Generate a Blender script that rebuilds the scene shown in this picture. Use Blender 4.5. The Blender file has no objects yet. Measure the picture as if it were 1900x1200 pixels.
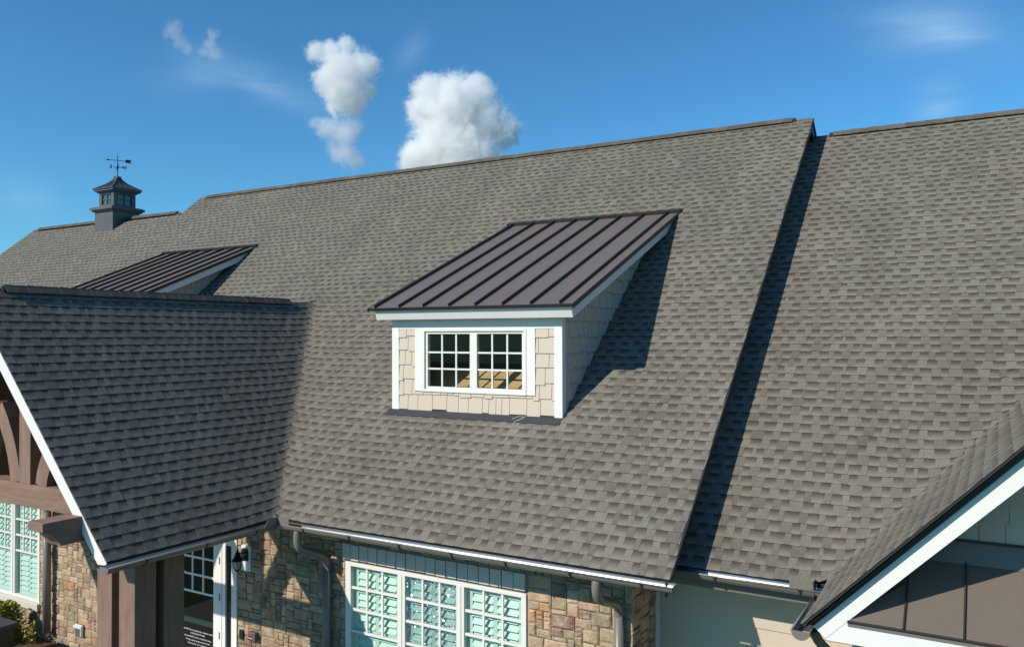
import bpy, math, random
from mathutils import Vector, Matrix, noise
import numpy as np

# ------------------------------------------------------------------ camera, sky, sun, exposure
sc = bpy.context.scene
COL = sc.collection
CAM = Vector((0.0, -7.71, 5.3))
FWD = Vector((-0.51101411, 0.85945559, 0.01416581))
RGT = Vector((0.85952452, 0.5110901, -0.0021243))
UPV = Vector((0.00906575, -0.01109032, 0.9998974))
FPX = 1522.46
cd = bpy.data.cameras.new("camera"); cam = bpy.data.objects.new("camera", cd); COL.objects.link(cam)
cd.sensor_fit = 'HORIZONTAL'; cd.sensor_width = 36.0; cd.lens = 28.8466
cd.clip_start = 0.1; cd.clip_end = 6000
mw = Matrix((RGT, UPV, -FWD)).transposed().to_4x4(); mw.translation = CAM
cam.matrix_world = mw
sc.camera = cam

SUN_DIR = Vector((0.532, 1.0, -0.787)).normalized()          # the way the light travels
sd = bpy.data.lights.new("sun", 'SUN'); sun = bpy.data.objects.new("sun", sd); COL.objects.link(sun)
sd.energy = 4.9; sd.angle = math.radians(0.53); sd.color = (1.0, 0.93, 0.81)
sun.rotation_euler = SUN_DIR.to_track_quat('-Z', 'Y').to_euler(); sun.location = (-6, -14, 16)

world = bpy.data.worlds.new("World"); sc.world = world; world.use_nodes = True
wt = world.node_tree; wt.nodes.clear()
wo = wt.nodes.new('ShaderNodeOutputWorld'); wb = wt.nodes.new('ShaderNodeBackground')
sky = wt.nodes.new('ShaderNodeTexSky'); sky.sky_type = 'NISHITA'; sky.sun_disc = False
sky.sun_elevation = math.asin(-SUN_DIR.z); sky.sun_rotation = math.atan2(-SUN_DIR.x, -SUN_DIR.y) % (2 * math.pi)
sky.altitude = 300; sky.air_density = 1.0; sky.dust_density = 0.3; sky.ozone_density = 1.6
wb.inputs[1].default_value = 0.104
hsv = wt.nodes.new('ShaderNodeMixRGB'); hsv.blend_type = 'MULTIPLY'; hsv.inputs[0].default_value = 1.0; hsv.inputs[2].default_value = (0.43, 1.00, 1.33, 1)
wt.links.new(sky.outputs[0], hsv.inputs[1])
wt.links.new(wb.outputs[0], wo.inputs[0])

sc.view_settings.view_transform = 'Standard'; sc.view_settings.look = 'None'
sc.view_settings.exposure = 0.0; sc.view_settings.gamma = 1.0; sc.view_settings.use_curve_mapping = False
sc.cycles.max_bounces = 14; sc.cycles.diffuse_bounces = 2; sc.cycles.glossy_bounces = 4
sc.cycles.transparent_max_bounces = 16; sc.cycles.volume_bounces = 12
sc.cycles.caustics_reflective = False; sc.cycles.caustics_refractive = False
sc.cycles.use_denoising = True
sc.cycles.sample_clamp_indirect = 6.0

# faint cirrus as part of the sky, by direction
def wn(t, **kw):
    n = wt.nodes.new(t)
    for k, v in kw.items(): setattr(n, k, v)
    return n
def wmath(op, a, b=None, clamp=False):
    n = wn('ShaderNodeMath', operation=op, use_clamp=clamp)
    for i, x in enumerate((a, b)):
        if x is None: continue
        if isinstance(x, (int, float)): n.inputs[i].default_value = x
        else: wt.links.new(x, n.inputs[i])
    return n.outputs[0]
tc = wn('ShaderNodeTexCoord')
def vdot(vec):
    n = wn('ShaderNodeVectorMath', operation='DOT_PRODUCT'); wt.links.new(tc.outputs['Generated'], n.inputs[0])
    n.inputs[1].default_value = vec; return n.outputs['Value']
# a slowly varying high cloud veil, streaked along one wind direction, all round the sky
mp = wn('ShaderNodeMapping'); mp.inputs['Rotation'].default_value = (0.2, 0.45, 0.55); mp.inputs['Scale'].default_value = (1.2, 1.2, 6.0)
wt.links.new(tc.outputs['Generated'], mp.inputs[0])
ns = wn('ShaderNodeTexNoise'); ns.inputs['Scale'].default_value = 2.3; ns.inputs['Detail'].default_value = 9; ns.inputs['Roughness'].default_value = 0.62; ns.inputs['Distortion'].default_value = 0.5
wt.links.new(mp.outputs[0], ns.inputs['Vector'])
nb = wn('ShaderNodeTexNoise'); nb.inputs['Scale'].default_value = 1.7; nb.inputs['Detail'].default_value = 3
wt.links.new(tc.outputs['Generated'], nb.inputs['Vector'])
veil = wmath('MULTIPLY', wmath('MULTIPLY', wmath('SUBTRACT', ns.outputs[0], 0.50), 1.5, True), wmath('MULTIPLY', wmath('SUBTRACT', nb.outputs[0], 0.42), 2.2, True), True)
# named streaks seen in the photograph: (centre direction, long axis, half length, half width, strength)
def pixdir(u, v):
    return (FWD * FPX + RGT * (u - 950) - UPV * (v - 600)).normalized()
streaks = [((420, 118), (580, 190), 0.30, 0.012, 0.24), ((330, 95), (420, 125), 0.35, 0.016, 0.14), ((745, 88), (775, 112), 0.5, 0.016, 0.10),
           ((1600, 35), (1830, 80), 0.35, 0.022, 0.16), ((1690, 62), (1830, 75), 0.3, 0.010, 0.22), ((1700, 205), (1780, 195), 0.4, 0.014, 0.26),
           ((0, 365), (110, 385), 0.4, 0.014, 0.14), ((280, 160), (420, 150), 0.4, 0.012, 0.06)]
tot = veil
tot = wmath('MULTIPLY', tot, 0.10)
for (a, b, fe, w, st) in streaks:
    da, db = pixdir(*a), pixdir(*b)
    c = (da + db).normalized(); ax = (db - da); L = ax.length / 2 * 1.25; ax.normalize(); nrm = c.cross(ax).normalized()
    u = wmath('DIVIDE', vdot(ax), L); v = wmath('DIVIDE', wmath('ADD', vdot(nrm), wmath('MULTIPLY', wmath('SUBTRACT', nb.outputs[0], 0.5), 0.05)), w * 1.6)
    r2 = wmath('ADD', wmath('MULTIPLY', u, u), wmath('MULTIPLY', v, v))
    front = wmath('GREATER_THAN', vdot(c), 0.3)
    m = wmath('MULTIPLY', wmath('POWER', 2.718, wmath('MULTIPLY', r2, -1.3)), front)
    tx = wmath('MULTIPLY', wmath('SUBTRACT', ns.outputs[0], 0.34), 3.2, True)
    tot = wmath('ADD', tot, wmath('MULTIPLY', wmath('MULTIPLY', m, tx), st * 1.7))
mixw = wn('ShaderNodeMixRGB'); wt.links.new(tot, mixw.inputs[0]); wt.links.new(hsv.outputs[0], mixw.inputs[1])
mixw.inputs[2].default_value = (5.6, 8.0, 9.8, 1)
wt.links.new(mixw.outputs[0], wb.inputs[0])

rnd = random.Random(7)

# ------------------------------------------------------------------ materials
def nodes_of(name):
    m = bpy.data.materials.new(name); m.use_nodes = True
    t = m.node_tree; b = t.nodes['Principled BSDF']; return m, t, b
def mathn(t, op, a, b=None, clamp=False):
    n = t.nodes.new('ShaderNodeMath'); n.operation = op; n.use_clamp = clamp
    for i, x in enumerate((a, b)):
        if x is None: continue
        if isinstance(x, (int, float)): n.inputs[i].default_value = x
        else: t.links.new(x, n.inputs[i])
    return n.outputs[0]
def noisen(t, scale, detail=3, rough=0.55, vec=None, dist=0):
    n = t.nodes.new('ShaderNodeTexNoise'); n.inputs['Scale'].default_value = scale; n.inputs['Detail'].default_value = detail
    n.inputs['Roughness'].default_value = rough; n.inputs['Distortion'].default_value = dist
    if vec is not None: t.links.new(vec, n.inputs['Vector'])
    return n.outputs[0]
def posn(t, scale=None):
    g = t.nodes.new('ShaderNodeNewGeometry').outputs['Position']
    if scale is None: return g
    mp = t.nodes.new('ShaderNodeMapping'); mp.inputs['Scale'].default_value = scale; t.links.new(g, mp.inputs[0]); return mp.outputs[0]
def ramp(t, fac, stops):
    r = t.nodes.new('ShaderNodeValToRGB'); t.links.new(fac, r.inputs[0])
    while len(r.color_ramp.elements) < len(stops): r.color_ramp.elements.new(0.5)
    for e, (p, c) in zip(r.color_ramp.elements, stops):
        e.position = p; e.color = (*c, 1) if len(c) == 3 else c
    return r.outputs[0]
def mixc(t, fac, a, b, mode='MIX'):
    n = t.nodes.new('ShaderNodeMixRGB'); n.blend_type = mode
    for i, x in enumerate((fac, a, b)):
        if isinstance(x, (int, float)): n.inputs[i].default_value = x
        elif isinstance(x, tuple): n.inputs[i].default_value = (*x, 1)
        else: t.links.new(x, n.inputs[i])
    return n.outputs[0]
def bumpn(t, b, h, dist, strength=1.0):
    n = t.nodes.new('ShaderNodeBump'); n.inputs['Distance'].default_value = dist; n.inputs['Strength'].default_value = strength
    t.links.new(h, n.inputs['Height']); t.links.new(n.outputs[0], b.inputs['Normal'])

def paint(name, col, rough=0.5, metal=0.0, var=0.06, scale=3.0, bump=0.0, stretch=None, spec=0.4, fine=60):
    m, t, b = nodes_of(name)
    p = posn(t, stretch)
    n1 = noisen(t, scale, 5, 0.6, p); n2 = noisen(t, fine, 3, 0.6, p)
    f = mathn(t, 'ADD', mathn(t, 'MULTIPLY', mathn(t, 'SUBTRACT', n1, 0.5), var * 5), mathn(t, 'MULTIPLY', mathn(t, 'SUBTRACT', n2, 0.5), var * 2.5))
    f = mathn(t, 'ADD', f, 1.0)
    mul = t.nodes.new('ShaderNodeVectorMath'); mul.operation = 'SCALE'; mul.inputs[0].default_value = col; t.links.new(f, mul.inputs['Scale'])
    t.links.new(mul.outputs[0], b.inputs['Base Color'])
    b.inputs['Roughness'].default_value = rough; b.inputs['Metallic'].default_value = metal; b.inputs['Specular IOR Level'].default_value = spec
    if bump: bumpn(t, b, n2, bump)
    return m

def shingle_material():
    m, t, b = nodes_of("asphalt_shingle_granules")
    at = t.nodes.new('ShaderNodeAttribute'); at.attribute_name = 'piece'
    sep = t.nodes.new('ShaderNodeSeparateColor'); t.links.new(at.outputs['Color'], sep.inputs[0])
    tone, kind, vv = sep.outputs[0], sep.outputs[1], sep.outputs[2]
    p = posn(t)
    gr = noisen(t, 210, 2, 0.7, p); gr2 = noisen(t, 55, 3, 0.65, p); big = noisen(t, 0.9, 4, 0.55, p); st = noisen(t, 1.0, 4, 0.6, posn(t, (2.6, 0.22, 0.22))); mid = noisen(t, 9, 3, 0.5, p)
    flat = ramp(t, tone, [(0.0, (0.118, 0.104, 0.088)), (0.2, (0.139, 0.126, 0.107)), (0.5, (0.160, 0.147, 0.125)), (1.0, (0.192, 0.180, 0.151))])
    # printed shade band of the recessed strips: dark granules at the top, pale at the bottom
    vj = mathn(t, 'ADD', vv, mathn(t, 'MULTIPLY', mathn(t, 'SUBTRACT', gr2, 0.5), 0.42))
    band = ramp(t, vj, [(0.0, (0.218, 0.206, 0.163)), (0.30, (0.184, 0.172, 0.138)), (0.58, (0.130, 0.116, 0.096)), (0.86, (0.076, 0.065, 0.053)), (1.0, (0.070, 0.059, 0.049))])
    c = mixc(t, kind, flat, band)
    f = mathn(t, 'ADD', mathn(t, 'MULTIPLY', mathn(t, 'SUBTRACT', gr, 0.5), 1.7), mathn(t, 'MULTIPLY', mathn(t, 'SUBTRACT', gr2, 0.5), 1.0))
    f = mathn(t, 'ADD', f, mathn(t, 'MULTIPLY', mathn(t, 'SUBTRACT', big, 0.5), 0.45))
    f = mathn(t, 'ADD', f, mathn(t, 'MULTIPLY', mathn(t, 'SUBTRACT', st, 0.5), 0.34))
    f = mathn(t, 'ADD', f, mathn(t, 'MULTIPLY', mathn(t, 'SUBTRACT', mid, 0.5), 0.2))
    f = mathn(t, 'ADD', f, 0.93)
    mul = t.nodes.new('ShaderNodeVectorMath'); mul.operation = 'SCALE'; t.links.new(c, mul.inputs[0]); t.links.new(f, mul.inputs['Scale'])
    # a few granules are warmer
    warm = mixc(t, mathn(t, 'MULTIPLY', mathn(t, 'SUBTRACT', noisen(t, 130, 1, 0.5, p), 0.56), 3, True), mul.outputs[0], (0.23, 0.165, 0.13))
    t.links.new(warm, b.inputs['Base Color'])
    b.inputs['Roughness'].default_value = 0.92; b.inputs['Specular IOR Level'].default_value = 0.18
    bumpn(t, b, gr, 0.0022, 0.8)
    return m

def stone_material():
    m, t, b = nodes_of("split_face_stone")
    at = t.nodes.new('ShaderNodeAttribute'); at.attribute_name = 'piece'
    p = posn(t)
    a = noisen(t, 7, 6, 0.62, p, 0.4); c2 = noisen(t, 38, 4, 0.6, p); c3 = noisen(t, 3.2, 3, 0.5, p)
    col = mixc(t, mathn(t, 'MULTIPLY', mathn(t, 'SUBTRACT', a, 0.46), 3.0, True), at.outputs['Color'], (0.42, 0.35, 0.235))
    col = mixc(t, mathn(t, 'MULTIPLY', mathn(t, 'SUBTRACT', c3, 0.5), 2.0, True), col, (0.24, 0.15, 0.115))
    f = mathn(t, 'ADD', mathn(t, 'MULTIPLY', mathn(t, 'SUBTRACT', c2, 0.5), 1.0), 1.0)
    f = mathn(t, 'ADD', f, mathn(t, 'MULTIPLY', mathn(t, 'SUBTRACT', a, 0.5), 0.9))
    mul = t.nodes.new('ShaderNodeVectorMath'); mul.operation = 'SCALE'; t.links.new(col, mul.inputs[0]); t.links.new(f, mul.inputs['Scale'])
    t.links.new(mul.outputs[0], b.inputs['Base Color']); b.inputs['Roughness'].default_value = 0.9; b.inputs['Specular IOR Level'].default_value = 0.2
    bumpn(t, b, mathn(t, 'ADD', mathn(t, 'MULTIPLY', a, 1.0), mathn(t, 'MULTIPLY', c2, 0.5)), 0.018, 1.0)
    return m

def glass_material(name, tint, rough=0.02, bump=None, base=0.045):
    m = bpy.data.materials.new(name); m.use_nodes = True; t = m.node_tree; t.nodes.clear()
    o = t.nodes.new('ShaderNodeOutputMaterial'); tr = t.nodes.new('ShaderNodeBsdfTransparent'); gl = t.nodes.new('ShaderNodeBsdfGlossy'); mx = t.nodes.new('ShaderNodeMixShader')
    tr.inputs[0].default_value = (*tint, 1); gl.inputs['Roughness'].default_value = rough; gl.inputs[0].default_value = (0.95, 1, 0.98, 1)
    ge = t.nodes.new('ShaderNodeNewGeometry'); dt = t.nodes.new('ShaderNodeVectorMath'); dt.operation = 'DOT_PRODUCT'
    t.links.new(ge.outputs['Normal'], dt.inputs[0]); t.links.new(ge.outputs['Incoming'], dt.inputs[1])
    om = mathn(t, 'SUBTRACT', 1.0, mathn(t, 'ABSOLUTE', dt.outputs['Value']))
    fr = mathn(t, 'ADD', base, mathn(t, 'MULTIPLY', mathn(t, 'POWER', om, 5.0), 0.9), True)
    t.links.new(fr, mx.inputs[0]); t.links.new(tr.outputs[0], mx.inputs[1]); t.links.new(gl.outputs[0], mx.inputs[2]); t.links.new(mx.outputs[0], o.inputs[0])
    if bump:
        vo = t.nodes.new('ShaderNodeTexVoronoi'); vo.inputs['Scale'].default_value = bump; vo.feature = 'F1'; t.links.new(posn(t), vo.inputs['Vector'])
        sb = t.nodes.new('ShaderNodeVectorMath'); sb.operation = 'SUBTRACT'; t.links.new(vo.outputs['Color'], sb.inputs[0]); sb.inputs[1].default_value = (0.5, 0.5, 0.5)
        scn = t.nodes.new('ShaderNodeVectorMath'); scn.operation = 'SCALE'; t.links.new(sb.outputs[0], scn.inputs[0]); scn.inputs['Scale'].default_value = 1.3
        ad = t.nodes.new('ShaderNodeVectorMath'); ad.operation = 'ADD'; t.links.new(scn.outputs[0], ad.inputs[0]); t.links.new(ge.outputs['Normal'], ad.inputs[1])
        nm = t.nodes.new('ShaderNodeVectorMath'); nm.operation = 'NORMALIZE'; t.links.new(ad.outputs[0], nm.inputs[0]); t.links.new(nm.outputs[0], gl.inputs['Normal'])
    return m

def wood_material(name, c1, c2, axis=(6, 60, 60), rough=0.75):
    m, t, b = nodes_of(name); p = posn(t, axis)
    a = noisen(t, 1.0, 6, 0.65, p, 0.6); c = noisen(t, 3.5, 3, 0.6, p)
    col = mixc(t, mathn(t, 'MULTIPLY', mathn(t, 'SUBTRACT', a, 0.36), 2.6, True), c1, c2)
    f = mathn(t, 'ADD', mathn(t, 'MULTIPLY', mathn(t, 'SUBTRACT', c, 0.5), 0.5), 1.0)
    mul = t.nodes.new('ShaderNodeVectorMath'); mul.operation = 'SCALE'; t.links.new(col, mul.inputs[0]); t.links.new(f, mul.inputs['Scale'])
    t.links.new(mul.outputs[0], b.inputs['Base Color']); b.inputs['Roughness'].default_value = rough
    bumpn(t, b, a, 0.003, 0.7)
    return m

def ground_material():
    m, t, b = nodes_of("ground_cover"); p = posn(t)
    a = noisen(t, 2.0, 6, 0.6, p); c = noisen(t, 40, 4, 0.6, p)
    col = mixc(t, a, (0.045, 0.075, 0.022), (0.085, 0.11, 0.035)); col = mixc(t, mathn(t, 'MULTIPLY', mathn(t, 'SUBTRACT', c, 0.55), 3, True), col, (0.16, 0.15, 0.08))
    t.links.new(col, b.inputs['Base Color']); b.inputs['Roughness'].default_value = 0.95; bumpn(t, b, c, 0.03)
    return m

SHG = shingle_material(); STONE = stone_material()
WHITE = paint("white_trim_paint", (0.76, 0.755, 0.72), 0.42, var=0.028, scale=2, fine=25)
WINWHITE = paint("white_vinyl", (0.74, 0.73, 0.68), 0.35, var=0.01)
MORTAR = paint("pale_mortar", (0.30, 0.275, 0.235), 0.95, var=0.12, scale=9, bump=0.004)
SHAKE = paint("beige_shake_siding", (0.56, 0.475, 0.385), 0.62, var=0.022, scale=4, bump=0.0012, stretch=(1, 1, 0.12), fine=90)
SIDING = paint("beige_lap_siding", (0.54, 0.45, 0.36), 0.6, var=0.02, scale=3, bump=0.0008, stretch=(0.1, 1, 1), fine=70)
METAL = paint("bronze_standing_seam_metal", (0.150, 0.122, 0.101), 0.40, var=0.035, scale=1.3, spec=0.5, fine=4, bump=0.004)
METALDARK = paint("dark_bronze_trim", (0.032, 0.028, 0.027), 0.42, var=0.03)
GUT = paint("gutter_painted_metal", (0.175, 0.16, 0.145), 0.36, var=0.02, spec=0.5)
GUTIN = paint("gutter_inner_metal", (0.34, 0.36, 0.39), 0.32, metal=0.95, var=0.0)
BEAD = paint("gutter_bead_metal", (0.34, 0.32, 0.30), 0.34, metal=0.4, var=0.0)
FLASH = paint("charcoal_flashing", (0.036, 0.039, 0.046), 0.5, var=0.05, scale=6, bump=0.001)
CUT = paint("shingle_cut_edge", (0.050, 0.047, 0.043), 0.9, var=0.1)
UNDER = paint("dark_underlay_and_attic_shade", (0.022, 0.022, 0.022), 0.8, var=0.1)
BEAM = wood_material("brown_stained_timber", (0.190, 0.112, 0.080), (0.265, 0.168, 0.125), (9, 9, 1.5))
BEAMH = wood_material("brown_stained_timber_level", (0.190, 0.112, 0.080), (0.265, 0.168, 0.125), (1.5, 9, 14))
PLY = wood_material("plywood_sheathing", (0.44, 0.29, 0.13), (0.60, 0.43, 0.22), (2, 14, 14), 0.7)
CUP = paint("grey_cupola_paint", (0.088, 0.088, 0.092), 0.5, var=0.02)
CUPM = paint("cupola_metal_roof", (0.085, 0.078, 0.076), 0.3, metal=0.35, var=0.05, scale=6)
BLACK = paint("black_metal", (0.012, 0.012, 0.013), 0.4, var=0.02)
LINTEL = paint("blue_grey_lintel_stone", (0.68, 0.58, 0.51), 0.85, var=0.10, scale=5, bump=0.006)
SILL = paint("cream_sill_stone", (0.60, 0.56, 0.47), 0.8, var=0.06, bump=0.003)
CONC = paint("concrete", (0.34, 0.32, 0.29), 0.9, var=0.08, bump=0.004)
MULCH = paint("brown_mulch", (0.11, 0.062, 0.038), 0.95, var=0.3, scale=20, bump=0.02)
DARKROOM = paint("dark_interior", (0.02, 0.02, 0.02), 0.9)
SHUTTER = paint("white_shutter", (0.74, 0.76, 0.72), 0.5, var=0.01)
GLASS = glass_material("clear_glass", (0.84, 0.87, 0.85), base=0.018)
GREEN = glass_material("green_tinted_glass", (0.75, 0.90, 0.85))
SPARK = glass_material("crazed_glass", (0.70, 0.88, 0.85), 0.13, 70, 0.30)
DOORGL = glass_material("door_glass", (0.30, 0.36, 0.34))
TEAL = paint("teal_rail", (0.20, 0.40, 0.36), 0.5)
RED = paint("red_plastic", (0.5, 0.02, 0.02), 0.4)
GREY = paint("grey_plastic", (0.10, 0.10, 0.105), 0.5)
OFFW = paint("frosted_lamp_glass", (0.62, 0.62, 0.58), 0.25)
LETTER = paint("white_lettering", (0.75, 0.75, 0.75), 0.5)
CEIL = wood_material("brown_board_ceiling", (0.06, 0.034, 0.02), (0.10, 0.055, 0.032), (2, 30, 30))

# ------------------------------------------------------------------ mesh helpers
def mesh_obj(name, verts, faces, m, parent=None, cols=None, smooth=False):
    me = bpy.data.meshes.new(name)
    off = Vector((0, 0, 0))
    if parent is not None: off = parent_world(parent)
    vs = [(v[0] - off.x, v[1] - off.y, v[2] - off.z) for v in verts]
    me.from_pydata(vs, [], faces)
    if cols is not None:
        ca = me.color_attributes.new('piece', 'FLOAT_COLOR', 'POINT')
        ca.data.foreach_set('color', np.array(cols, dtype=np.float32).reshape(-1))
    me.materials.append(m); me.update()
    if smooth: me.polygons.foreach_set('use_smooth', [True] * len(me.polygons))
    o = bpy.data.objects.new(name, me); COL.objects.link(o)
    if parent is not None: o.parent = parent
    return o
WLOC = {}
def parent_world(p):
    v = Vector((0, 0, 0))
    while p is not None: v = v + p.location; p = p.parent
    return v
def thing(name, label, cat, loc, group=None, kind=None):
    o = bpy.data.objects.new(name, None); COL.objects.link(o); o.location = loc; o.empty_display_size = 0.3
    o['label'] = label; o['category'] = cat
    if group: o['group'] = group
    o['kind'] = kind or 'thing'
    return o
def text_mesh(name, cu, m, parent):
    tmp = bpy.data.objects.new(name, cu); me = bpy.data.meshes.new_from_object(tmp); bpy.data.objects.remove(tmp)
    me.materials.clear(); me.materials.append(m); o = bpy.data.objects.new(name, me); COL.objects.link(o); o.parent = parent; return o
def tag(o, label, cat, group=None):
    o['label'] = label; o['category'] = cat; o['kind'] = 'thing'
    if group: o['group'] = group
    return o

class MB:
    def __init__(s): s.v = []; s.f = []; s.c = []
    def add(s, vs, fs, col=None):
        n = len(s.v); s.v += [tuple(v) for v in vs]; s.f += [tuple(i + n for i in f) for f in fs]
        if col is not None: s.c += [col] * len(vs) if not isinstance(col, list) else col
        return s
    def box(s, x0, x1, y0, y1, z0, z1, b=0.0):
        if b <= 0:
            return s.add([(x0,y0,z0),(x1,y0,z0),(x1,y1,z0),(x0,y1,z0),(x0,y0,z1),(x1,y0,z1),(x1,y1,z1),(x0,y1,z1)],
                  [(0,3,2,1),(4,5,6,7),(0,1,5,4),(1,2,6,5),(2,3,7,6),(3,0,4,7)])
        return s
    def prism(s, poly, d):                    # closed prism: 3D polygon pushed along d
        n = len(poly); d = Vector(d); P = [Vector(p) for p in poly]
        vs = P + [p + d for p in P]
        fs = [tuple(range(n)), tuple(range(2 * n - 1, n - 1, -1))] + [(i, i + n, (i + 1) % n + n, (i + 1) % n) for i in range(n)]
        return s.add(vs, fs)
    def tube(s, path, r, n=12, caps=True, ribs=None):
        P = [Vector(p) for p in path]; rings = []
        up = Vector((0, 0, 1)); prev = None
        for i, p in enumerate(P):
            d = (P[min(i + 1, len(P) - 1)] - P[max(i - 1, 0)]).normalized()
            a = prev if prev is not None else (up if abs(d.dot(up)) < 0.9 else Vector((1, 0, 0)))
            a = (a - d * a.dot(d)).normalized(); prev = a; b = d.cross(a)
            rr = r[i] if isinstance(r, (list, tuple)) else r
            rings.append([p + (a * math.cos(t) + b * math.sin(t)) * rr for t in [2 * math.pi * k / n for k in range(n)]])
        vs = [v for R in rings for v in R]; fs = []
        for i in range(len(P) - 1):
            for k in range(n):
                fs.append((i * n + k, i * n + (k + 1) % n, (i + 1) * n + (k + 1) % n, (i + 1) * n + k))
        if caps: fs += [tuple(range(n - 1, -1, -1)), tuple((len(P) - 1) * n + k for k in range(n))]
        return s.add(vs, fs)
    def build(s, name, m, parent=None, smooth=False, bevel=0.0):
        o = mesh_obj(name, s.v, s.f, m, parent, s.c if s.c else None, smooth)
        if bevel:
            md = o.modifiers.new('bevel', 'BEVEL'); md.width = bevel; md.segments = 2; md.limit_method = 'ANGLE'
        return o
def boxo(name, x0, x1, y0, y1, z0, z1, m, parent=None, bevel=0.0):
    return MB().box(min(x0,x1), max(x0,x1), min(y0,y1), max(y0,y1), min(z0,z1), max(z0,z1)).build(name, m, parent, bevel=bevel)

def bez(pts, n=10):
    """smooth polyline through control points (Catmull-Rom)"""
    P = [Vector(p) for p in pts]; P = [P[0]] + P + [P[-1]]; out = []
    for i in range(1, len(P) - 2):
        for k in range(n):
            t = k / n; a, b, c, d = P[i-1], P[i], P[i+1], P[i+2]
            out.append(0.5 * ((2*b) + (c-a)*t + (2*a-5*b+4*c-d)*t*t + (3*b-a-3*c+d)*t**3))
    out.append(P[-2]); return out

def cam_area(c, wx, wy, n):
    """rough picture size of a small flat piece, 0 when outside the frame"""
    d = c - CAM; z = d.dot(FWD)
    if z < 0.5: return 0
    u = 950 + FPX * d.dot(RGT) / z; v = 600 - FPX * d.dot(UPV) / z
    if not (-10 < u < 1910 and -10 < v < 1210): return 0
    return wx * wy * abs(n.dot(d.normalized())) / (z * z) * (1 if n.dot(d) < 0 else 0)

# ------------------------------------------------------------------ roof fields
EXPO = 0.143
TP, ZE = 0.8336, 2.901                      # main roof: slope, eave height (eave at y = 0)
XP, ZP, TQ = -11.041, 5.898, 1.045          # porch: ridge x, ridge z, slope
YW, ZW = 0.601, 2.883                       # right wing eave
XG, ZG, TG = -1.43, 2.914, 1.0             # right front gable: left eave x, z, slope
XGR = 1.55                                  # its ridge
def zmain(x, y): return ZE + TP * y
def zwing(x, y): return ZW + TP * (y - YW)
def zporch(x, y): return ZP - TQ * abs(x - XP)
def zgable(x, y): return ZG + TG * (min(x, 2 * XGR - x) - XG)
def smax(a, b, k):
    return (a + b + math.sqrt((a - b) ** 2 + k * k)) / 2

_mesh_cache = {}
SIDE = [1]                                  # 1: the right-hand cut edge of each tab is bare dark asphalt
def shingle_mesh(w, h, tall, tone, kind):
    key = (round(w, 4), tall, tone, kind, SIDE[0])
    me = _mesh_cache.get(key)
    if me: return me
    hb, ht = HB[kind]
    vs = [(0,0,0),(w,0,0),(w,h,0),(0,h,0),(0,0,hb),(w,0,hb),(w,h,ht),(0,h,ht)]
    fs = [(4,5,6,7),(0,1,5,4),(1,2,6,5),(3,0,4,7)]
    me = bpy.data.meshes.new('shingle'); me.from_pydata(vs, [], fs)
    ca = me.color_attributes.new('piece', 'FLOAT_COLOR', 'POINT')
    cs = [(tone, kind, 0, 1)] * 2 + [(tone, kind, 1, 1)] * 2
    ca.data.foreach_set('color', np.array(cs + cs, dtype=np.float32).reshape(-1))
    me.materials.append(SHG); me.materials.append(CUT); me.polygons.foreach_set('material_index', [0, 1, SIDE[0], 0]); _mesh_cache[key] = me
    return me
HB = {0: (0.0112, 0.0046), 1: (0.0092, 0.0030)}      # tooth, recessed strip: height of top face at bottom and top edge

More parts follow.
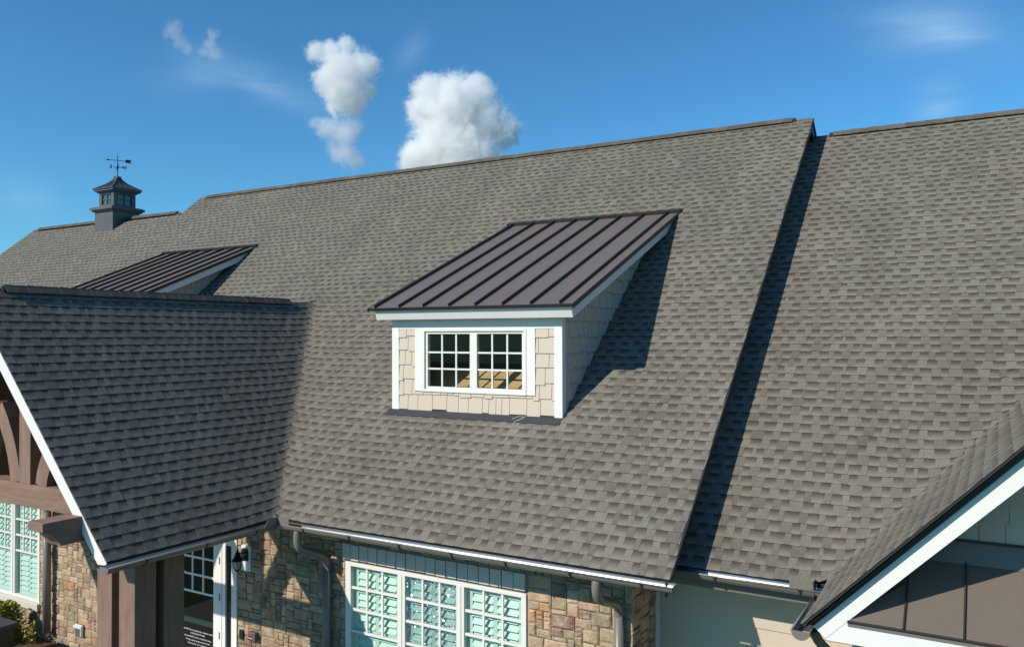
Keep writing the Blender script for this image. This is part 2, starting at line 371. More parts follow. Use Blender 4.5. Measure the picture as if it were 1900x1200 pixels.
def shingle_field(parent, origin, ax, up, length_up, allowed, rng, blend=None, seg=False, extra=0.0, keep=300, jag=0.0, first_row=0):
    """courses of laminated shingles. origin: a point on the eave; ax: unit vector along the eave; up: unit vector up the slope.
    allowed(s0, s1) -> list of (a0, b0, a1, b1): the along-eave interval at the bottom (a0..b0) and top (a1..b1) of a course.
    blend(x, y, z) -> new z near a valley."""
    ax = Vector(ax); up = Vector(up); nrm = ax.cross(up).normalized(); origin = Vector(origin)
    if nrm.z < 0: nrm = -nrm
    rows = int(length_up / EXPO)
    pieces = []
    for r in range(first_row, rows + 1):
        s0 = r * EXPO; s1 = min(s0 + EXPO, length_up)
        if s1 - s0 < 0.02: continue
        for (a0, b0, a1, b1) in allowed(s0, s1):
            lo, hi = min(a0, a1), max(b0, b1)
            x = lo - rng.uniform(0, 0.3); k = rng.random() < 0.5; run = rng.uniform(0.5, 1.0); unit = 0
            while x < hi:
                if k: w = rng.choice([0.08,0.09,0.10,0.105,0.11,0.12,0.13,0.15])
                else:
                    w = rng.choice([0.06,0.07,0.08,0.09,0.10,0.11,0.12,0.14])
                    if rng.random() < 0.05: w = rng.choice([0.03, 0.035, 0.04])
                tone = rng.choice([0.2,0.35,0.5,0.5,0.65,0.8,1.0]) if not k else rng.choice([0.0, 0.5, 1.0])
                l, q = x, x + w
                x += w
                L0, R0 = max(l, a0), min(q, b0); L1, R1 = max(l, a1), min(q, b1)
                cut = not (L0 == l and R0 == q and L1 == l and R1 == q)
                if R0 - L0 < 0.004 and R1 - L1 < 0.004: k = not k; continue
                R0 = max(R0, L0); R1 = max(R1, L1)
                kind = 1 if k else 0
                pieces.append((L0, R0, L1, R1, s0, s1, tone, kind, cut, rng.uniform(-0.0006, 0.0012), rng.uniform(-0.0015, 0.0015)))
                k = not k
    scored = []
    for i, p in enumerate(pieces):
        c = origin + ax * ((p[0] + p[1]) / 2) + up * ((p[4] + p[5]) / 2)
        scored.append((cam_area(c, p[1] - p[0], p[5] - p[4], nrm), i))
    scored.sort(reverse=True)
    top = {i for a, i in scored[:keep] if a > 0}
    mb = MB(); mis = []; pl = parent_world(parent)
    R = Matrix((ax, up, nrm)).transposed().to_4x4()
    for i, (L0, R0, L1, R1, s0, s1, tone, kind, cut, dz, dy) in enumerate(pieces):
        near = False
        if blend is not None:
            for (aa, ss) in ((L0, s0), (R0, s0), (L1, s1), (R1, s1)):
                w_ = origin + ax * aa + up * ss
                if abs(blend(w_.x, w_.y, w_.z) - w_.z) > 0.0015: near = True
        if i in top and not cut and not near and s1 - s0 > EXPO - 0.001:
            o = bpy.data.objects.new('shingle', shingle_mesh(R0 - L0, s1 - s0, 0, tone, kind)); COL.objects.link(o)
            o.parent = parent
            M = Matrix.Translation(origin + ax * L0 + up * (s0 + dy) + nrm * dz - pl) @ R
            o.matrix_local = M
            continue
        hb, ht = HB[kind]
        def P(a, s, h):
            w_ = origin + ax * a + up * s
            if blend is not None: w_ = Vector((w_.x, w_.y, blend(w_.x, w_.y, w_.z)))
            return w_ + nrm * (h + (dz if h > 0 else 0))
        if near:
            nseg = max(1, int((max(R0 - L0, R1 - L1)) / 0.035))
        else: nseg = 1
        vs = []; fs = []; cs = []; mi = []
        for q in range(nseg + 1):
            t = q / nseg; ab = L0 + (R0 - L0) * t; at_ = L1 + (R1 - L1) * t
            vs += [P(ab, s0 + dy, 0), P(ab, s0 + dy, hb), P(at_, s1, ht), P(at_, s1, 0)]
            cs += [(tone, kind, 0, 1), (tone, kind, 0, 1), (tone, kind, 1, 1), (tone, kind, 1, 1)]
        for q in range(nseg):
            b = q * 4; fs += [(b + 1, b + 5, b + 6, b + 2), (b, b + 4, b + 5, b + 1)]; mi += [0, 1]
        e = nseg * 4; fs += [(0, 1, 2, 3), (e, e + 3, e + 2, e + 1)]; mi += [0, SIDE[0]]
        if i in top:
            o = mesh_obj('shingle', vs, fs, SHG, parent, cs); o.data.materials.append(CUT); o.data.polygons.foreach_set('material_index', mi)
        else:
            mb.add(vs, fs, cs); mis += mi
    if mb.v:
        o = mb.build('shingle_courses', SHG, parent); o.data.materials.append(CUT); o.data.polygons.foreach_set('material_index', mis); o['kind'] = 'stuff'

def ridge_caps(parent, p0, p1, slope_dirs, width=0.125, step=0.145, lift=0.0, tone=(0.0, 0.2), vent=None, rng=None):
    """folded cap shingles overlapping along a ridge from p0 to p1; a dark ridge vent under them where asked"""
    p0 = Vector(p0); p1 = Vector(p1); d = (p1 - p0); L = d.length; d.normalize()
    n = int(L / step); pl = parent_world(parent)
    for side in range(1):
        for i in range(n):
            a = p0 + d * (i * step); b = p0 + d * ((i + 1) * step + 0.02)
            la = lift + 0.012; lb = lift + 0.006
            inv = vent and vent[0] <= (i + 0.5) * step <= vent[1]
            if inv: la += 0.052; lb += 0.052
            jj = rng.uniform(-0.003, 0.003) + 0.006 * noise.noise(Vector((i * 0.13, 3.1, 0)))
            s1, s2 = [Vector(s).normalized() for s in slope_dirs]
            up = Vector((0, 0, 1)); t = rng.uniform(*tone); col = (t, 1, rng.uniform(0.58, 0.78), 1)
            vs = []
            for (q, h) in ((a, la), (b, lb)):
                c = q + up * (h + jj)
                vs += [c + s1 * width, c + s1 * 0.03 + up * 0.0, c + up * 0.006, c + s2 * 0.03, c + s2 * width]
            n0 = len(vs)
            vs += [v - up * 0.011 for v in vs[:5]] + [v - up * 0.009 for v in vs[5:10]]
            fs = [(k, k + 1, k + 6, k + 5) for k in range(4)] + [(k, k + 10, k + 11, k + 1) for k in range(4)] + [(0, 5, 15, 10), (4, 14, 19, 9), (5, 6, 16, 15), (6, 7, 17, 16), (7, 8, 18, 17), (8, 9, 19, 18)]
            mesh_obj('ridge_cap', vs, fs, SHG, parent, [col] * len(vs))
    if vent:
        a = p0 + d * vent[0]; b = p0 + d * vent[1]; mb = MB(); s1, s2 = [Vector(s).normalized() for s in slope_dirs]; up = Vector((0, 0, 1))
        for s in (s1, s2):
            w = width - 0.055
            vs = [a + s * 0.0 + up * 0.004, a + s * w + up * 0.004, a + s * w + up * (0.052 + lift), a + up * (0.052 + lift), b + up * 0.004, b + s * w + up * 0.004, b + s * w + up * (0.052 + lift), b + up * (0.052 + lift)]
            mb.add(vs, [(0,1,2,3),(7,6,5,4),(1,5,6,2),(0,4,5,1),(2,6,7,3)])
        mb.build('ridge_vent', UNDER, parent)

# ------------------------------------------------------------------ ground
g = MB(); g.add([(-160,-120,0),(160,-120,0),(160,220,0),(-160,220,0)], [(0,1,2,3)])
o = g.build('ground', ground_material()); o['kind'] = 'structure'
o = boxo('path', -12.6, -8.2, -14, -0.4, 0.0, 0.05, CONC); o['kind'] = 'structure'
o = boxo('porch_floor', -13.4, -8.3, -2.3, 0.42, 0.0, 0.12, CONC); o['kind'] = 'structure'
o = boxo('planting_bed', -24, -13.41, -1.6, 0.42, 0.0, 0.06, MULCH); o['kind'] = 'structure'

# ------------------------------------------------------------------ main roof
CP, SP = math.cos(math.atan(TP)), math.sin(math.atan(TP))
XR, XL, XLL = -2.80, -19.121, -26.323
YR1, YR2 = 7.458, 6.906
DX2 = -9.95                                   # the second dormer stands this far to the left
DWL, DWR, DYW, DYT = -7.535, -4.788, 1.588, 5.30
main = thing('shingle_roof', 'long grey shingle roof that carries both metal-topped dormers', 'roof', (-10, 0, ZE))
def subtract(iv, lo, hi):
    out = []
    for a, b in iv:
        if hi <= a or lo >= b: out.append((a, b)); continue
        if lo > a: out.append((a, lo))
        if hi < b: out.append((hi, b))
    return out
def main_allowed(s0, s1):
    y0, y1 = s0 * CP, s1 * CP; z0, z1 = zmain(0, y0), zmain(0, y1)
    left = XLL if y1 <= YR2 + 0.01 else XL
    XRJ = XR + 0.006 * math.sin(s0 * 97.0) + 0.003 * math.sin(s0 * 41.0); segs = [[left, XRJ, left, XRJ]]
    if z0 < ZP:
        d0 = (ZP - z0) / TQ - 0.02; d1 = max((ZP - z1) / TQ - 0.02, 0)
        segs = [[left, XP - d0, left, XP - d1], [XP + d0, XRJ, XP + d1, XRJ]]
    for dx in (0, DX2):
        if y1 > DYW + 0.05 and y0 < DYT - 0.25:
            lo, hi = DWL + 0.04 + dx, DWR - 0.04 + dx; out = []
            for s in segs:
                if s[0] < lo and s[1] > hi: out += [[s[0], lo, s[2], lo], [hi, s[1], hi, s[3]]]
                else: out.append(s)
            segs = out
    return segs
def blend_main(x, y, z):
    zp = zporch(x, y)
    if abs(z - zp) > 0.45 or y > 3.75: return z
    return smax(z, zp, 0.10)
shingle_field(main, (0, 0, ZE), (1,0,0), (0, CP, SP), YR1 / CP, main_allowed, random.Random(11), blend_main)
# roof deck (sheathing) under the shingles, drip edge, soffit, fascia, rake boards, back slope
def slab_yz(name, x0, x1, pts, m, parent):
    return MB().prism([(x0, y, z) for y, z in pts], (x1 - x0, 0, 0)).build(name, m, parent)
zr1 = zmain(0, YR1); zr2 = zmain(0, YR2)
def deck(name, x0, x1, y0, y1, f, m, parent, t=0.022, gap=0.001):
    return slab_yz(name, x0, x1, [(y0, f(0, y0) - gap), (y1, f(0, y1) - gap), (y1, f(0, y1) - gap - t), (y0, f(0, y0) - gap - t)], m, parent)
deck('roof_deck', XP + 2.80, XR + 0.012, 0.012, 1.2, zmain, UNDER, main)
deck('roof_deck', XLL - 0.012, XP - 2.80, 0.012, 1.2, zmain, UNDER, main)
deck('roof_deck', XP + 1.3, XR + 0.012, 1.2, 3.1, zmain, UNDER, main)
deck('roof_deck', XLL - 0.012, XP - 1.3, 1.2, 3.1, zmain, UNDER, main)
deck('roof_deck', XLL - 0.012, XR + 0.012, 3.1, YR2 - 0.003, zmain, UNDER, main)
deck('roof_deck', XL - 0.012, XR + 0.012, YR2 - 0.003, YR1, zmain, UNDER, main)
# the part of the deck that is seen through the dormer windows is bare plywood low down; attic shade above is painted as near-black sheets
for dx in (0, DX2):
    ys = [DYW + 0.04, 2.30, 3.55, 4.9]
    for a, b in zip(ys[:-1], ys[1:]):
        deck('plywood_sheet' if b < 2.4 else 'attic_shade_sheet', DWL + 0.03 + dx, DWR - 0.03 + dx, a, b - 0.004, lambda x, y: zmain(x, y) + 0.012, PLY if b < 2.4 else UNDER, main, 0.010)
slab_yz('back_slope', XL, XR, [(YR1, zr1), (YR1 * 2, ZE), (YR1 * 2, ZE - 0.06), (YR1, zr1 - 0.06)], SHG, main)
slab_yz('back_slope', XLL, XL, [(YR2, zr2 - 0.005), (YR2 * 2, ZE), (YR2 * 2, ZE - 0.06), (YR2, zr2 - 0.065)], SHG, main)
# right rake
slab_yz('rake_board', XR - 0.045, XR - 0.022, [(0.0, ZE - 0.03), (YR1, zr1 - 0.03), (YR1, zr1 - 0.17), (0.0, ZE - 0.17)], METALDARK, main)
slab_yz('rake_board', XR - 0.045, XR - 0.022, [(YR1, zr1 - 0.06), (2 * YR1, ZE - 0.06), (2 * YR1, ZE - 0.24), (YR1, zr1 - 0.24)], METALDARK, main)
slab_yz('rake_board', XLL + 0.02, XLL + 0.045, [(0.0, ZE - 0.03), (YR2, zr2 - 0.03), (YR2, zr2 - 0.2), (0.0, ZE - 0.2)], WHITE, main)
slab_yz('gable_siding', XR - 0.19, XR - 0.16, [(0.5, zmain(0, 0.5) - 0.05), (YR1, zr1 - 0.05), (YR1 * 2 - 0.5, zmain(0, 0.5) - 0.07), (YR1 * 2 - 0.5, 2.6), (0.5, 2.9)], SIDING, main)
slab_yz('gable_siding', XLL + 0.4, XLL + 0.43, [(0.5, zmain(0, 0.5) - 0.05), (YR2, zr2 - 0.05), (YR2 * 2 - 0.5, zmain(0, 0.5) - 0.07), (YR2 * 2 - 0.5, 0), (0.5, 0)], SIDING, main)
slab_yz('gable_siding', XL + 0.03, XL + 0.06, [(YR2 - 0.4, zr2 - 0.4), (YR1, zr1 - 0.03), (YR1 + 0.8, zr1 - 0.75), (YR1 + .8, zr2 - .9)], SIDING, main)
for (a, b) in ((-8.20, -3.0), (XLL + 0.05, -13.9)):
    boxo('fascia', a, b, 0.028, 0.05, 2.785, 2.872, GUT, main)
    boxo('soffit', a, b, 0.053, 0.45, 2.795, 2.808, METALDARK, main)
sd_f, sd_b = (0, -CP, -SP), (0, CP, -SP)
rr = random.Random(3)
ridge_caps(main, (XL, YR1, zr1), (XR - 0.005, YR1, zr1), (sd_f, sd_b), vent=(0.3, 16.02), rng=rr)
ridge_caps(main, (XLL, YR2, zr2), (XL - 0.0, YR2, zr2), (sd_f, sd_b), vent=(0.36, 7.0), rng=rr)

# ------------------------------------------------------------------ right wing roof
wing = thing('roof_over_wing', 'grey shingle roof at right, set lower behind the dark shadow strip', 'roof', (0, YW, ZW))
YRW = 7.755; LW = (YRW - YW) / CP
def wing_allowed(s0, s1):
    z0, z1 = ZW + s0 * SP, ZW + s1 * SP; lo, hi = XR - 0.16, 6.5
    zt = ZG + TG * (XGR - XG)
    if z0 < zt:
        a0 = XG + (z0 - ZG) / TG + 0.02; a1 = min(XG + (z1 - ZG) / TG + 0.02, XGR)
        return [[lo, a0, lo, a1], [2 * XGR - a0, hi, 2 * XGR - a1, hi]]
    return [[lo, hi, lo, hi]]
def blend_wing(x, y, z):
    zg = zgable(x, y)
    if abs(z - zg) > 0.45 or x > 0.9: return z
    return smax(z, zg, 0.12)
shingle_field(wing, (0, YW, ZW), (1,0,0), (0, CP, SP), LW, wing_allowed, random.Random(23), blend_wing)
deck('roof_deck', XR - 0.155, 6.5, 1.3 , YRW, zwing, UNDER, wing)
deck('roof_deck', XR - 0.155, -1.3, YW + 0.012, 1.3, zwing, UNDER, wing)
zrw = zwing(0, YRW)
slab_yz('back_slope', XR - 0.155, 6.5, [(YRW, zrw), (YRW * 2 - YW, ZW), (YRW * 2 - YW, ZW - 0.06), (YRW, zrw - 0.06)], SHG, wing)
boxo('fascia', -3.3, -1.46, YW + 0.028, YW + 0.05, 2.69, 2.855, GUT, wing)
boxo('soffit', -3.3, -1.30, YW + 0.053, 1.13, 2.685, 2.70, WHITE, wing)
ridge_caps(wing, (XR - 0.15, YRW, zrw), (6.5, YRW, zrw), (sd_f, sd_b), vent=(0.37, 9.2), rng=rr)

# ------------------------------------------------------------------ porch roof (gable facing the front, ridge running back)
porch = thing('roof_over_porch', 'dark shaded shingle roof over the timber entrance porch', 'roof', (XP, -2.395, ZE))
CQ, SQ = math.cos(math.atan(TQ)), math.sin(math.atan(TQ)); YP = -2.395
LP = (ZP - ZE) / SQ
def porch_allowed(s0, s1):
    z0, z1 = ZE + s0 * SQ, ZE + s1 * SQ
    return [[YP, (z0 - ZE) / TP + 0.02, YP, (z1 - ZE) / TP + 0.02]]
def blend_porch(x, y, z):
    zm = zmain(x, y)
    if abs(z - zm) > 0.45: return z
    return smax(z, zm, 0.10)
XE = XP + (ZP - ZE) / TQ
shingle_field(porch, (XE, 0, ZE), (0,1,0), (-CQ, 0, SQ), LP, porch_allowed, random.Random(31), blend_porch)
def pl_allowed(s0, s1):
    return [[-(((ZE + s0 * SQ) - ZE) / TP + 0.02), -YP, -(((ZE + s1 * SQ) - ZE) / TP + 0.02), -YP]]
shingle_field(porch, (2 * XP - XE, 0, ZE), (0,-1,0), (CQ, 0, SQ), LP, pl_allowed, random.Random(37), None, keep=0)
for sgn in (1, -1):
    e = XP + sgn * (XE - XP)
    MB().prism([(XP, YP + 0.012, ZP - 0.002), (e - sgn * 0.01, YP + 0.012, ZE - 0.002 + 0.01), (e - sgn * 0.01, YP + 0.012, ZE - 0.03), (XP, YP + 0.012, ZP - 0.03)], (0, 2.75, 0)).build('roof_deck', UNDER, porch)
    MB().prism([(XP, YP + 2.762, ZP - 0.002), (XP + sgn * 1.9, YP + 2.762, ZP - 1.9 * TQ - 0.002), (XP + sgn * 1.9, YP + 2.762, ZP - 1.9 * TQ - 0.03), (XP, YP + 2.762, ZP - 0.03)], (0, 1.4, 0)).build('roof_deck', UNDER, porch)
    MB().prism([(XP, YP + 0.05, ZP - 0.24), (e - sgn * 0.22, YP + 0.05, ZE - 0.005), (e - sgn * 0.22, YP + 0.05, ZE - 0.025), (XP, YP + 0.05, ZP - 0.26)], (0, 2.78, 0)).build('ceiling_board', CEIL, porch)
    # white rake board with a square-cut lower end
    xs = lambda x: XP + sgn * (x - XP)
    MB().prism([(xs(XP), YP + 0.014, ZP - 0.012), (xs(-8.200), YP + 0.014, 2.918), (xs(-8.195), YP + 0.014, 2.880), (xs(-8.225), YP + 0.014, 2.858), (xs(-8.352), YP + 0.014, 2.848), (xs(XP), YP + 0.014, ZP - 0.255)], (0, 0.036, 0)).build('rake_board', WHITE, porch)
    boxo('fascia', e - sgn * 0.022 , e - sgn * 0.044, YP + 0.052, 0.03, 2.785, 2.878, GUT, porch)
    boxo('soffit', e - sgn * 0.046, e - sgn * 0.30, YP + 0.054, 0.44, 2.790, 2.806, METALDARK, porch)
# closing wall behind the truss
MB().prism([(XP - 2.6, 0.46, 2.72), (XP + 2.6, 0.46, 2.72), (XP, 0.46, ZP - 0.3)], (0, 0.03, 0)).build('back_panel', CEIL, porch)
ridge_caps(porch, (XP, YP - 0.003, ZP), (XP, 3.56, ZP), ((CQ, 0, -SQ), (-CQ, 0, -SQ)), vent=(0.40, 5.39), tone=(0.0, 0.3), rng=rr)

# ------------------------------------------------------------------ right front gable roof
gable = thing('roof_over_gable', 'shingle roof slope of the front gable at lower right with wide white rake board', 'roof', (XG, -0.551, ZG))
CG, SG = math.cos(math.atan(TG)), math.sin(math.atan(TG)); YG = -0.640; YB = -0.530
LG = (XGR - XG) / CG
def gab_allowed(s0, s1):
    y0 = (ZG + s0 * SG - ZW) / TP + YW + 0.02; y1 = (ZG + s1 * SG - ZW) / TP + YW + 0.02
    return [[-y0, -YG, -y1, -YG]]
def blend_gab(x, y, z):
    zw = zwing(x, y)
    if abs(z - zw) > 0.45: return z
    return smax(z, zw, 0.12)
SIDE[0] = 0
shingle_field(gable, (XG, 0, ZG), (0,-1,0), (CG, 0, SG), LG, gab_allowed, random.Random(41), blend_gab)
zgr = ZG + TG * (XGR - XG)
MB().prism([(XG + 0.01, YG + 0.006, ZG - 0.002 + 0.008), (XGR, YG + 0.006, zgr - 0.002), (2 * XGR - XG, YG + 0.006, ZG), (2 * XGR - XG, YG + 0.006, ZG - 0.03), (XGR, YG + 0.006, zgr - 0.03), (XG + 0.01, YG + 0.006, ZG - 0.02)], (0, 1.9, 0)).build('roof_deck', UNDER, gable)
MB().prism([(XG + 1.4, YG + 1.91, ZG + 1.4 - 0.002), (XGR, YG + 1.91, zgr - 0.002), (2 * XGR - XG - 1.4, YG + 1.91, ZG + 1.4), (2 * XGR - XG - 1.4, YG + 1.91, ZG + 1.37), (XGR, YG + 1.91, zgr - 0.03), (XG + 1.4, YG + 1.91, ZG + 1.38)], (0, 2.6, 0)).build('roof_deck', UNDER, gable)
def gl(x): return ZG + TG * (x - XG)
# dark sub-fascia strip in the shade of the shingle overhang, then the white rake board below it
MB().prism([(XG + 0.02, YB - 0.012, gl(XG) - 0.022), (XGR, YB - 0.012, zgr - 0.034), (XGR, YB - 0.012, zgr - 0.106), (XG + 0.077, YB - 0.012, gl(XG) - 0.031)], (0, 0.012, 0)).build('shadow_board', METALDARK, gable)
MB().prism([(-1.359, YB, 2.877), (-1.345, YB, 2.94), (XGR, YB, zgr - 0.08), (XGR, YB, 5.566), (-1.0925, YB, 2.960), (-1.262, YB, 2.793)], (0, 0.028, 0)).build('rake_board', WHITE, gable)
MB().prism([(-1.2595, YB, 2.791), (-1.0905, YB, 2.958), (3.4, YB, 2.958), (3.4, YB, 2.781), (-1.249, YB, 2.781)], (0, 0.028, 0)).build('fascia_board', WHITE, gable)
MB().prism([(XGR, YB + 0.030, 5.568), (-1.09, YB + 0.030, 2.980), (-1.09, YB + 0.030, 2.960), (XGR, YB + 0.030, 5.548)], (0, 0.585, 0)).build('soffit', SHUTTER, gable)
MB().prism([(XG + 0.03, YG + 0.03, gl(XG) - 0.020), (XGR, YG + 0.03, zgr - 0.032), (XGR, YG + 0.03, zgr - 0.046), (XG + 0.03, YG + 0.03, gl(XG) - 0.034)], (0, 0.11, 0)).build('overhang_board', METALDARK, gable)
# (far side of the gable, out of frame, keeps a plain shingle face)
ridge_caps(gable, (XGR, YG, zgr), (XGR, 4.2, zgr), ((CG, 0, -SG), (-CG, 0, -SG)), rng=rr)

# ------------------------------------------------------------------ generic wall pieces
def clip(poly, a, b, c):
    out = []
    for i in range(len(poly)):
        p, q = poly[i], poly[(i + 1) % len(poly)]
        dp, dq = a * p[0] + b * p[1] + c, a * q[0] + b * q[1] + c
        if dp >= 0: out.append(p)
        if (dp >= 0) != (dq >= 0):
            t = dp / (dp - dq); out.append((p[0] + (q[0] - p[0]) * t, p[1] + (q[1] - p[1]) * t))
    return out
def area2(poly):
    return abs(sum(poly[i][0] * poly[(i + 1) % len(poly)][1] - poly[(i + 1) % len(poly)][0] * poly[i][1] for i in range(len(poly)))) / 2
def shakes(parent, u0, u1, v0, row, clips, to3d, rng, wr=(0.09, 0.27), stag=0.03, t0=0.021, t1=0.005, vmax=9, holes=(), gap=0.007, name='shake', mat=SHAKE):
    """rows of shake pieces on a wall; to3d(u, v, h) places a point h proud of the wall"""
    r = 0; v = v0
    while v < vmax:
        u = u0 - rng.uniform(0, 0.1)
        while u < u1:
            w = rng.uniform(*wr); vb = v + rng.choice([0, 0, 1, 1, 0.5]) * stag * rng.uniform(0.6, 1.0); vt = v + row + stag
            poly = [(u + gap / 2, vb), (u + w - gap / 2, vb), (u + w - gap / 2, vt), (u + gap / 2, vt)]
            u += w
            poly = clip(poly, 1, 0, -u0); poly = clip(poly, -1, 0, u1) if poly else poly
            for c in clips:
                if poly: poly = clip(poly, *c)
            parts = [poly] if poly else []
            for (ha, hb, va, vb2) in holes:
                nxt = []
                for p in parts:
                    if max(q[0] for q in p) <= ha or min(q[0] for q in p) >= hb or max(q[1] for q in p) <= va or min(q[1] for q in p) >= vb2: nxt.append(p); continue
                    for c in ((-1, 0, ha), (1, 0, -hb)):
                        z = clip(p, *c)
                        if z: nxt.append(z)
                    mid = clip(clip(p, 1, 0, -ha) or [], -1, 0, hb) if clip(p, 1, 0, -ha) else []
                    if mid:
                        for c in ((0, -1, va), (0, 1, -vb2)):
                            z = clip(mid, *c)
                            if z: nxt.append(z)
                parts = nxt
            for p in parts:
                if len(p) < 3 or area2(p) < 0.0006: continue
                hh = lambda vv: t0 + (t1 - t0) * min(1, max(0, (vv - v) / (row + stag)))
                n = len(p)
                vs = [to3d(a, b, 0) for a, b in p] + [to3d(a, b, hh(b)) for a, b in p]
                fs = [tuple(range(n, 2 * n))] + [(i, (i + 1) % n, (i + 1) % n + n, i + n) for i in range(n)]
                mesh_obj(name, vs, fs, mat, parent)
        v += row; r += 1

# ------------------------------------------------------------------ dormers
def make_dormer():
    t = thing('dormer', 'shed dormer in full view, tan shakes round a white grid window, bronze metal roof', 'dormer', ((DWL + DWR) / 2, DYW, 4.2), 'dormers on the main roof')
    rg = random.Random(5); TD = 0.4145; th = math.atan(TD); nd = Vector((0, math.sin(th), -math.cos(th)))
    y0, z0 = 1.357, 5.685; x0, x1 = -7.80, -4.523
    up = Vector((0, math.cos(th), math.sin(th)))
    F = Vector((0, y0, z0)); L = (DYT - y0) / math.cos(th)
    def pt(x, s, d): p = F + up * s + nd * d; return (x, p.y, p.z)
    roof = MB().prism([pt(x0, 0, 0.004), pt(x0, L + 0.03, 0.004), pt(x0, L + 0.03, 0.02), pt(x0, 0, 0.02)], (x1 - x0, 0, 0)).build('roof', METALDARK, t)
    seams = [-7.68, -7.242, -6.822, -6.391, -5.968, -5.542, -5.123, -4.705]
    edges = [x0] + seams + [x1]
    for a, b in zip(edges[:-1], edges[1:]):
        MB().prism([pt(a + 0.001, -0.004, 0.0), pt(a + 0.001, L, 0.0), pt(a + 0.001, L, 0.003), pt(a + 0.001, -0.004, 0.003)], (b - a - 0.002, 0, 0)).build('roof_panel', METAL, roof)
    for s in seams:
        MB().prism([pt(s - 0.007, 0.012, 0.0), pt(s - 0.007, L - 0.03, 0), pt(s - 0.007, L - 0.03, -0.044), pt(s - 0.007, 0.012, -0.040)], (0.014, 0, 0)).build('standing_seam', METALDARK, roof)
    for (a, b) in ((x0 - 0.006, x0 + 0.001), (x1 - 0.001, x1 + 0.008)):
        MB().prism([pt(a, -0.012, -0.006), pt(a, L, -0.006), pt(a, L, 0.055), pt(a, -0.012, 0.055)], (b - a, 0, 0)).build('edge_trim', METALDARK, roof)
    MB().prism([pt(x0, -0.014, -0.003), pt(x0, 0.006, -0.003), pt(x0, 0.006, 0.034), pt(x0, -0.014, 0.034)], (x1 - x0, 0, 0)).build('edge_trim', METALDARK, roof)
    MB().prism([pt(x0 - 0.01, L - 0.06, -0.002), pt(x0 - 0.01, L - 0.06, -0.045), pt(x0 - 0.01, L + 0.04, -0.045), pt(x0 - 0.01, L + 0.04, -0.002)], (x1 - x0 + 0.05, 0, 0)).build('head_flashing', METALDARK, roof)
    # fascia and rake boards, square cut
    fx0, fx1 = -7.705, -4.560
    MB().prism([pt(fx0, 0.018, 0.022), pt(fx0, 0.046, 0.022), pt(fx0, 0.046, 0.185), pt(fx0, 0.018, 0.185)], (fx1 - fx0, 0, 0)).build('fascia_board', WHITE, t)
    MB().prism([pt(fx0 - 0.004, 0.010, 0.021), pt(fx0 - 0.004, 0.0178, 0.021), pt(fx0 - 0.004, 0.0178, 0.045), pt(fx0 - 0.004, 0.010, 0.045)], (fx1 - fx0 + 0.006, 0, 0)).build('drip_edge', GUT, t)
    for (a, b) in ((fx0, fx0 + 0.028), (fx1 - 0.028, fx1)):
        MB().prism([pt(a, 0.0465, 0.022), pt(a, L, 0.022), pt(a, L, 0.185), pt(a, 0.0465, 0.185)], (b - a, 0, 0)).build('rake_board', WHITE, t)
    MB().prism([pt(fx0 + 0.029, 0.047, 0.158), pt(fx0 + 0.029, L - 0.3, 0.158), pt(fx0 + 0.029, L - 0.3, 0.17), pt(fx0 + 0.029, 0.047, 0.17)], (fx1 - fx0 - 0.058, 0, 0)).build('soffit', WHITE, t)
    def sof(y): return z0 + TD * (y - y0) - 0.155          # soffit underside height
    # walls: thin backing
    wy = DYW + 0.022
    MB().box(DWL + 0.02, -6.99, wy, wy + 0.02, 4.1, 5.62).build('wall_panel', SHAKE, t)
    MB().box(-5.31, DWR - 0.02, wy, wy + 0.02, 4.1, 5.62).build('wall_panel', SHAKE, t)
    MB().box(-6.99, -5.31, wy, wy + 0.02, 4.1, 4.54).build('wall_panel', SHAKE, t)
    MB().box(-6.99, -5.31, wy, wy + 0.02, 5.36, 5.62).build('wall_panel', SHAKE, t)
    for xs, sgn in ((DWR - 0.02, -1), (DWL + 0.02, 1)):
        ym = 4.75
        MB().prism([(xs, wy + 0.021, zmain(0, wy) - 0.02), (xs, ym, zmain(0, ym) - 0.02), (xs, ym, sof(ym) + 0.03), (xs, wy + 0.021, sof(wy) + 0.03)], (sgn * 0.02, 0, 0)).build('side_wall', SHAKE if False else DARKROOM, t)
    front = lambda u, v, h: (u, wy - 0.0005 - h, v)
    frame_holes = [(-7.131, -5.179, 4.505, 5.60)]
    shakes(t, -7.419, -4.904, 4.245, 0.205, [(0, -1, 5.385)], front, rg, holes=frame_holes, vmax=5.4)
    right = lambda u, v, h: (DWR - 0.0195 + h, u, v)
    left = lambda u, v, h: (DWL + 0.0195 - h, u, v)
    for f3 in (right, left):
        shakes(t, 1.692, 4.9, 4.245, 0.205, [(-TP, 1, -(ZE - 0.01)), (TD, -1, z0 - TD * y0 - 0.14)], f3, rg, vmax=7.2, t0=0.030, t1=0.006, gap=0.010)
    # white trim
    boxo('corner_board', -7.543, -7.42, DYW, DYW + 0.022, 4.222, 5.63, WHITE, t, 0.002)
    boxo('corner_board', -4.903, -4.786, DYW, DYW + 0.022, 4.222, 5.63, WHITE, t, 0.002)
    for (a, b) in ((-4.808, -4.786), (-7.543, -7.521)):
        MB().prism([(a, DYW + 0.0225, 4.222), (a, 1.692, 4.31), (a, 1.692, 5.66), (a, DYW + 0.0225, 5.63)], (b - a, 0, 0)).build('corner_board', WHITE, t)
    boxo('frieze_board', -7.4185, -4.9045, DYW + 0.002, DYW + 0.0215, 5.386, 5.64, WHITE, t, 0.002)
    boxo('side_casing', -7.129, -6.989, DYW - 0.004, DYW + 0.0215, 4.516, 5.3845, WHITE, t, 0.002)
    boxo('side_casing', -5.314, -5.181, DYW - 0.004, DYW + 0.0215, 4.516, 5.3845, WHITE, t, 0.002)
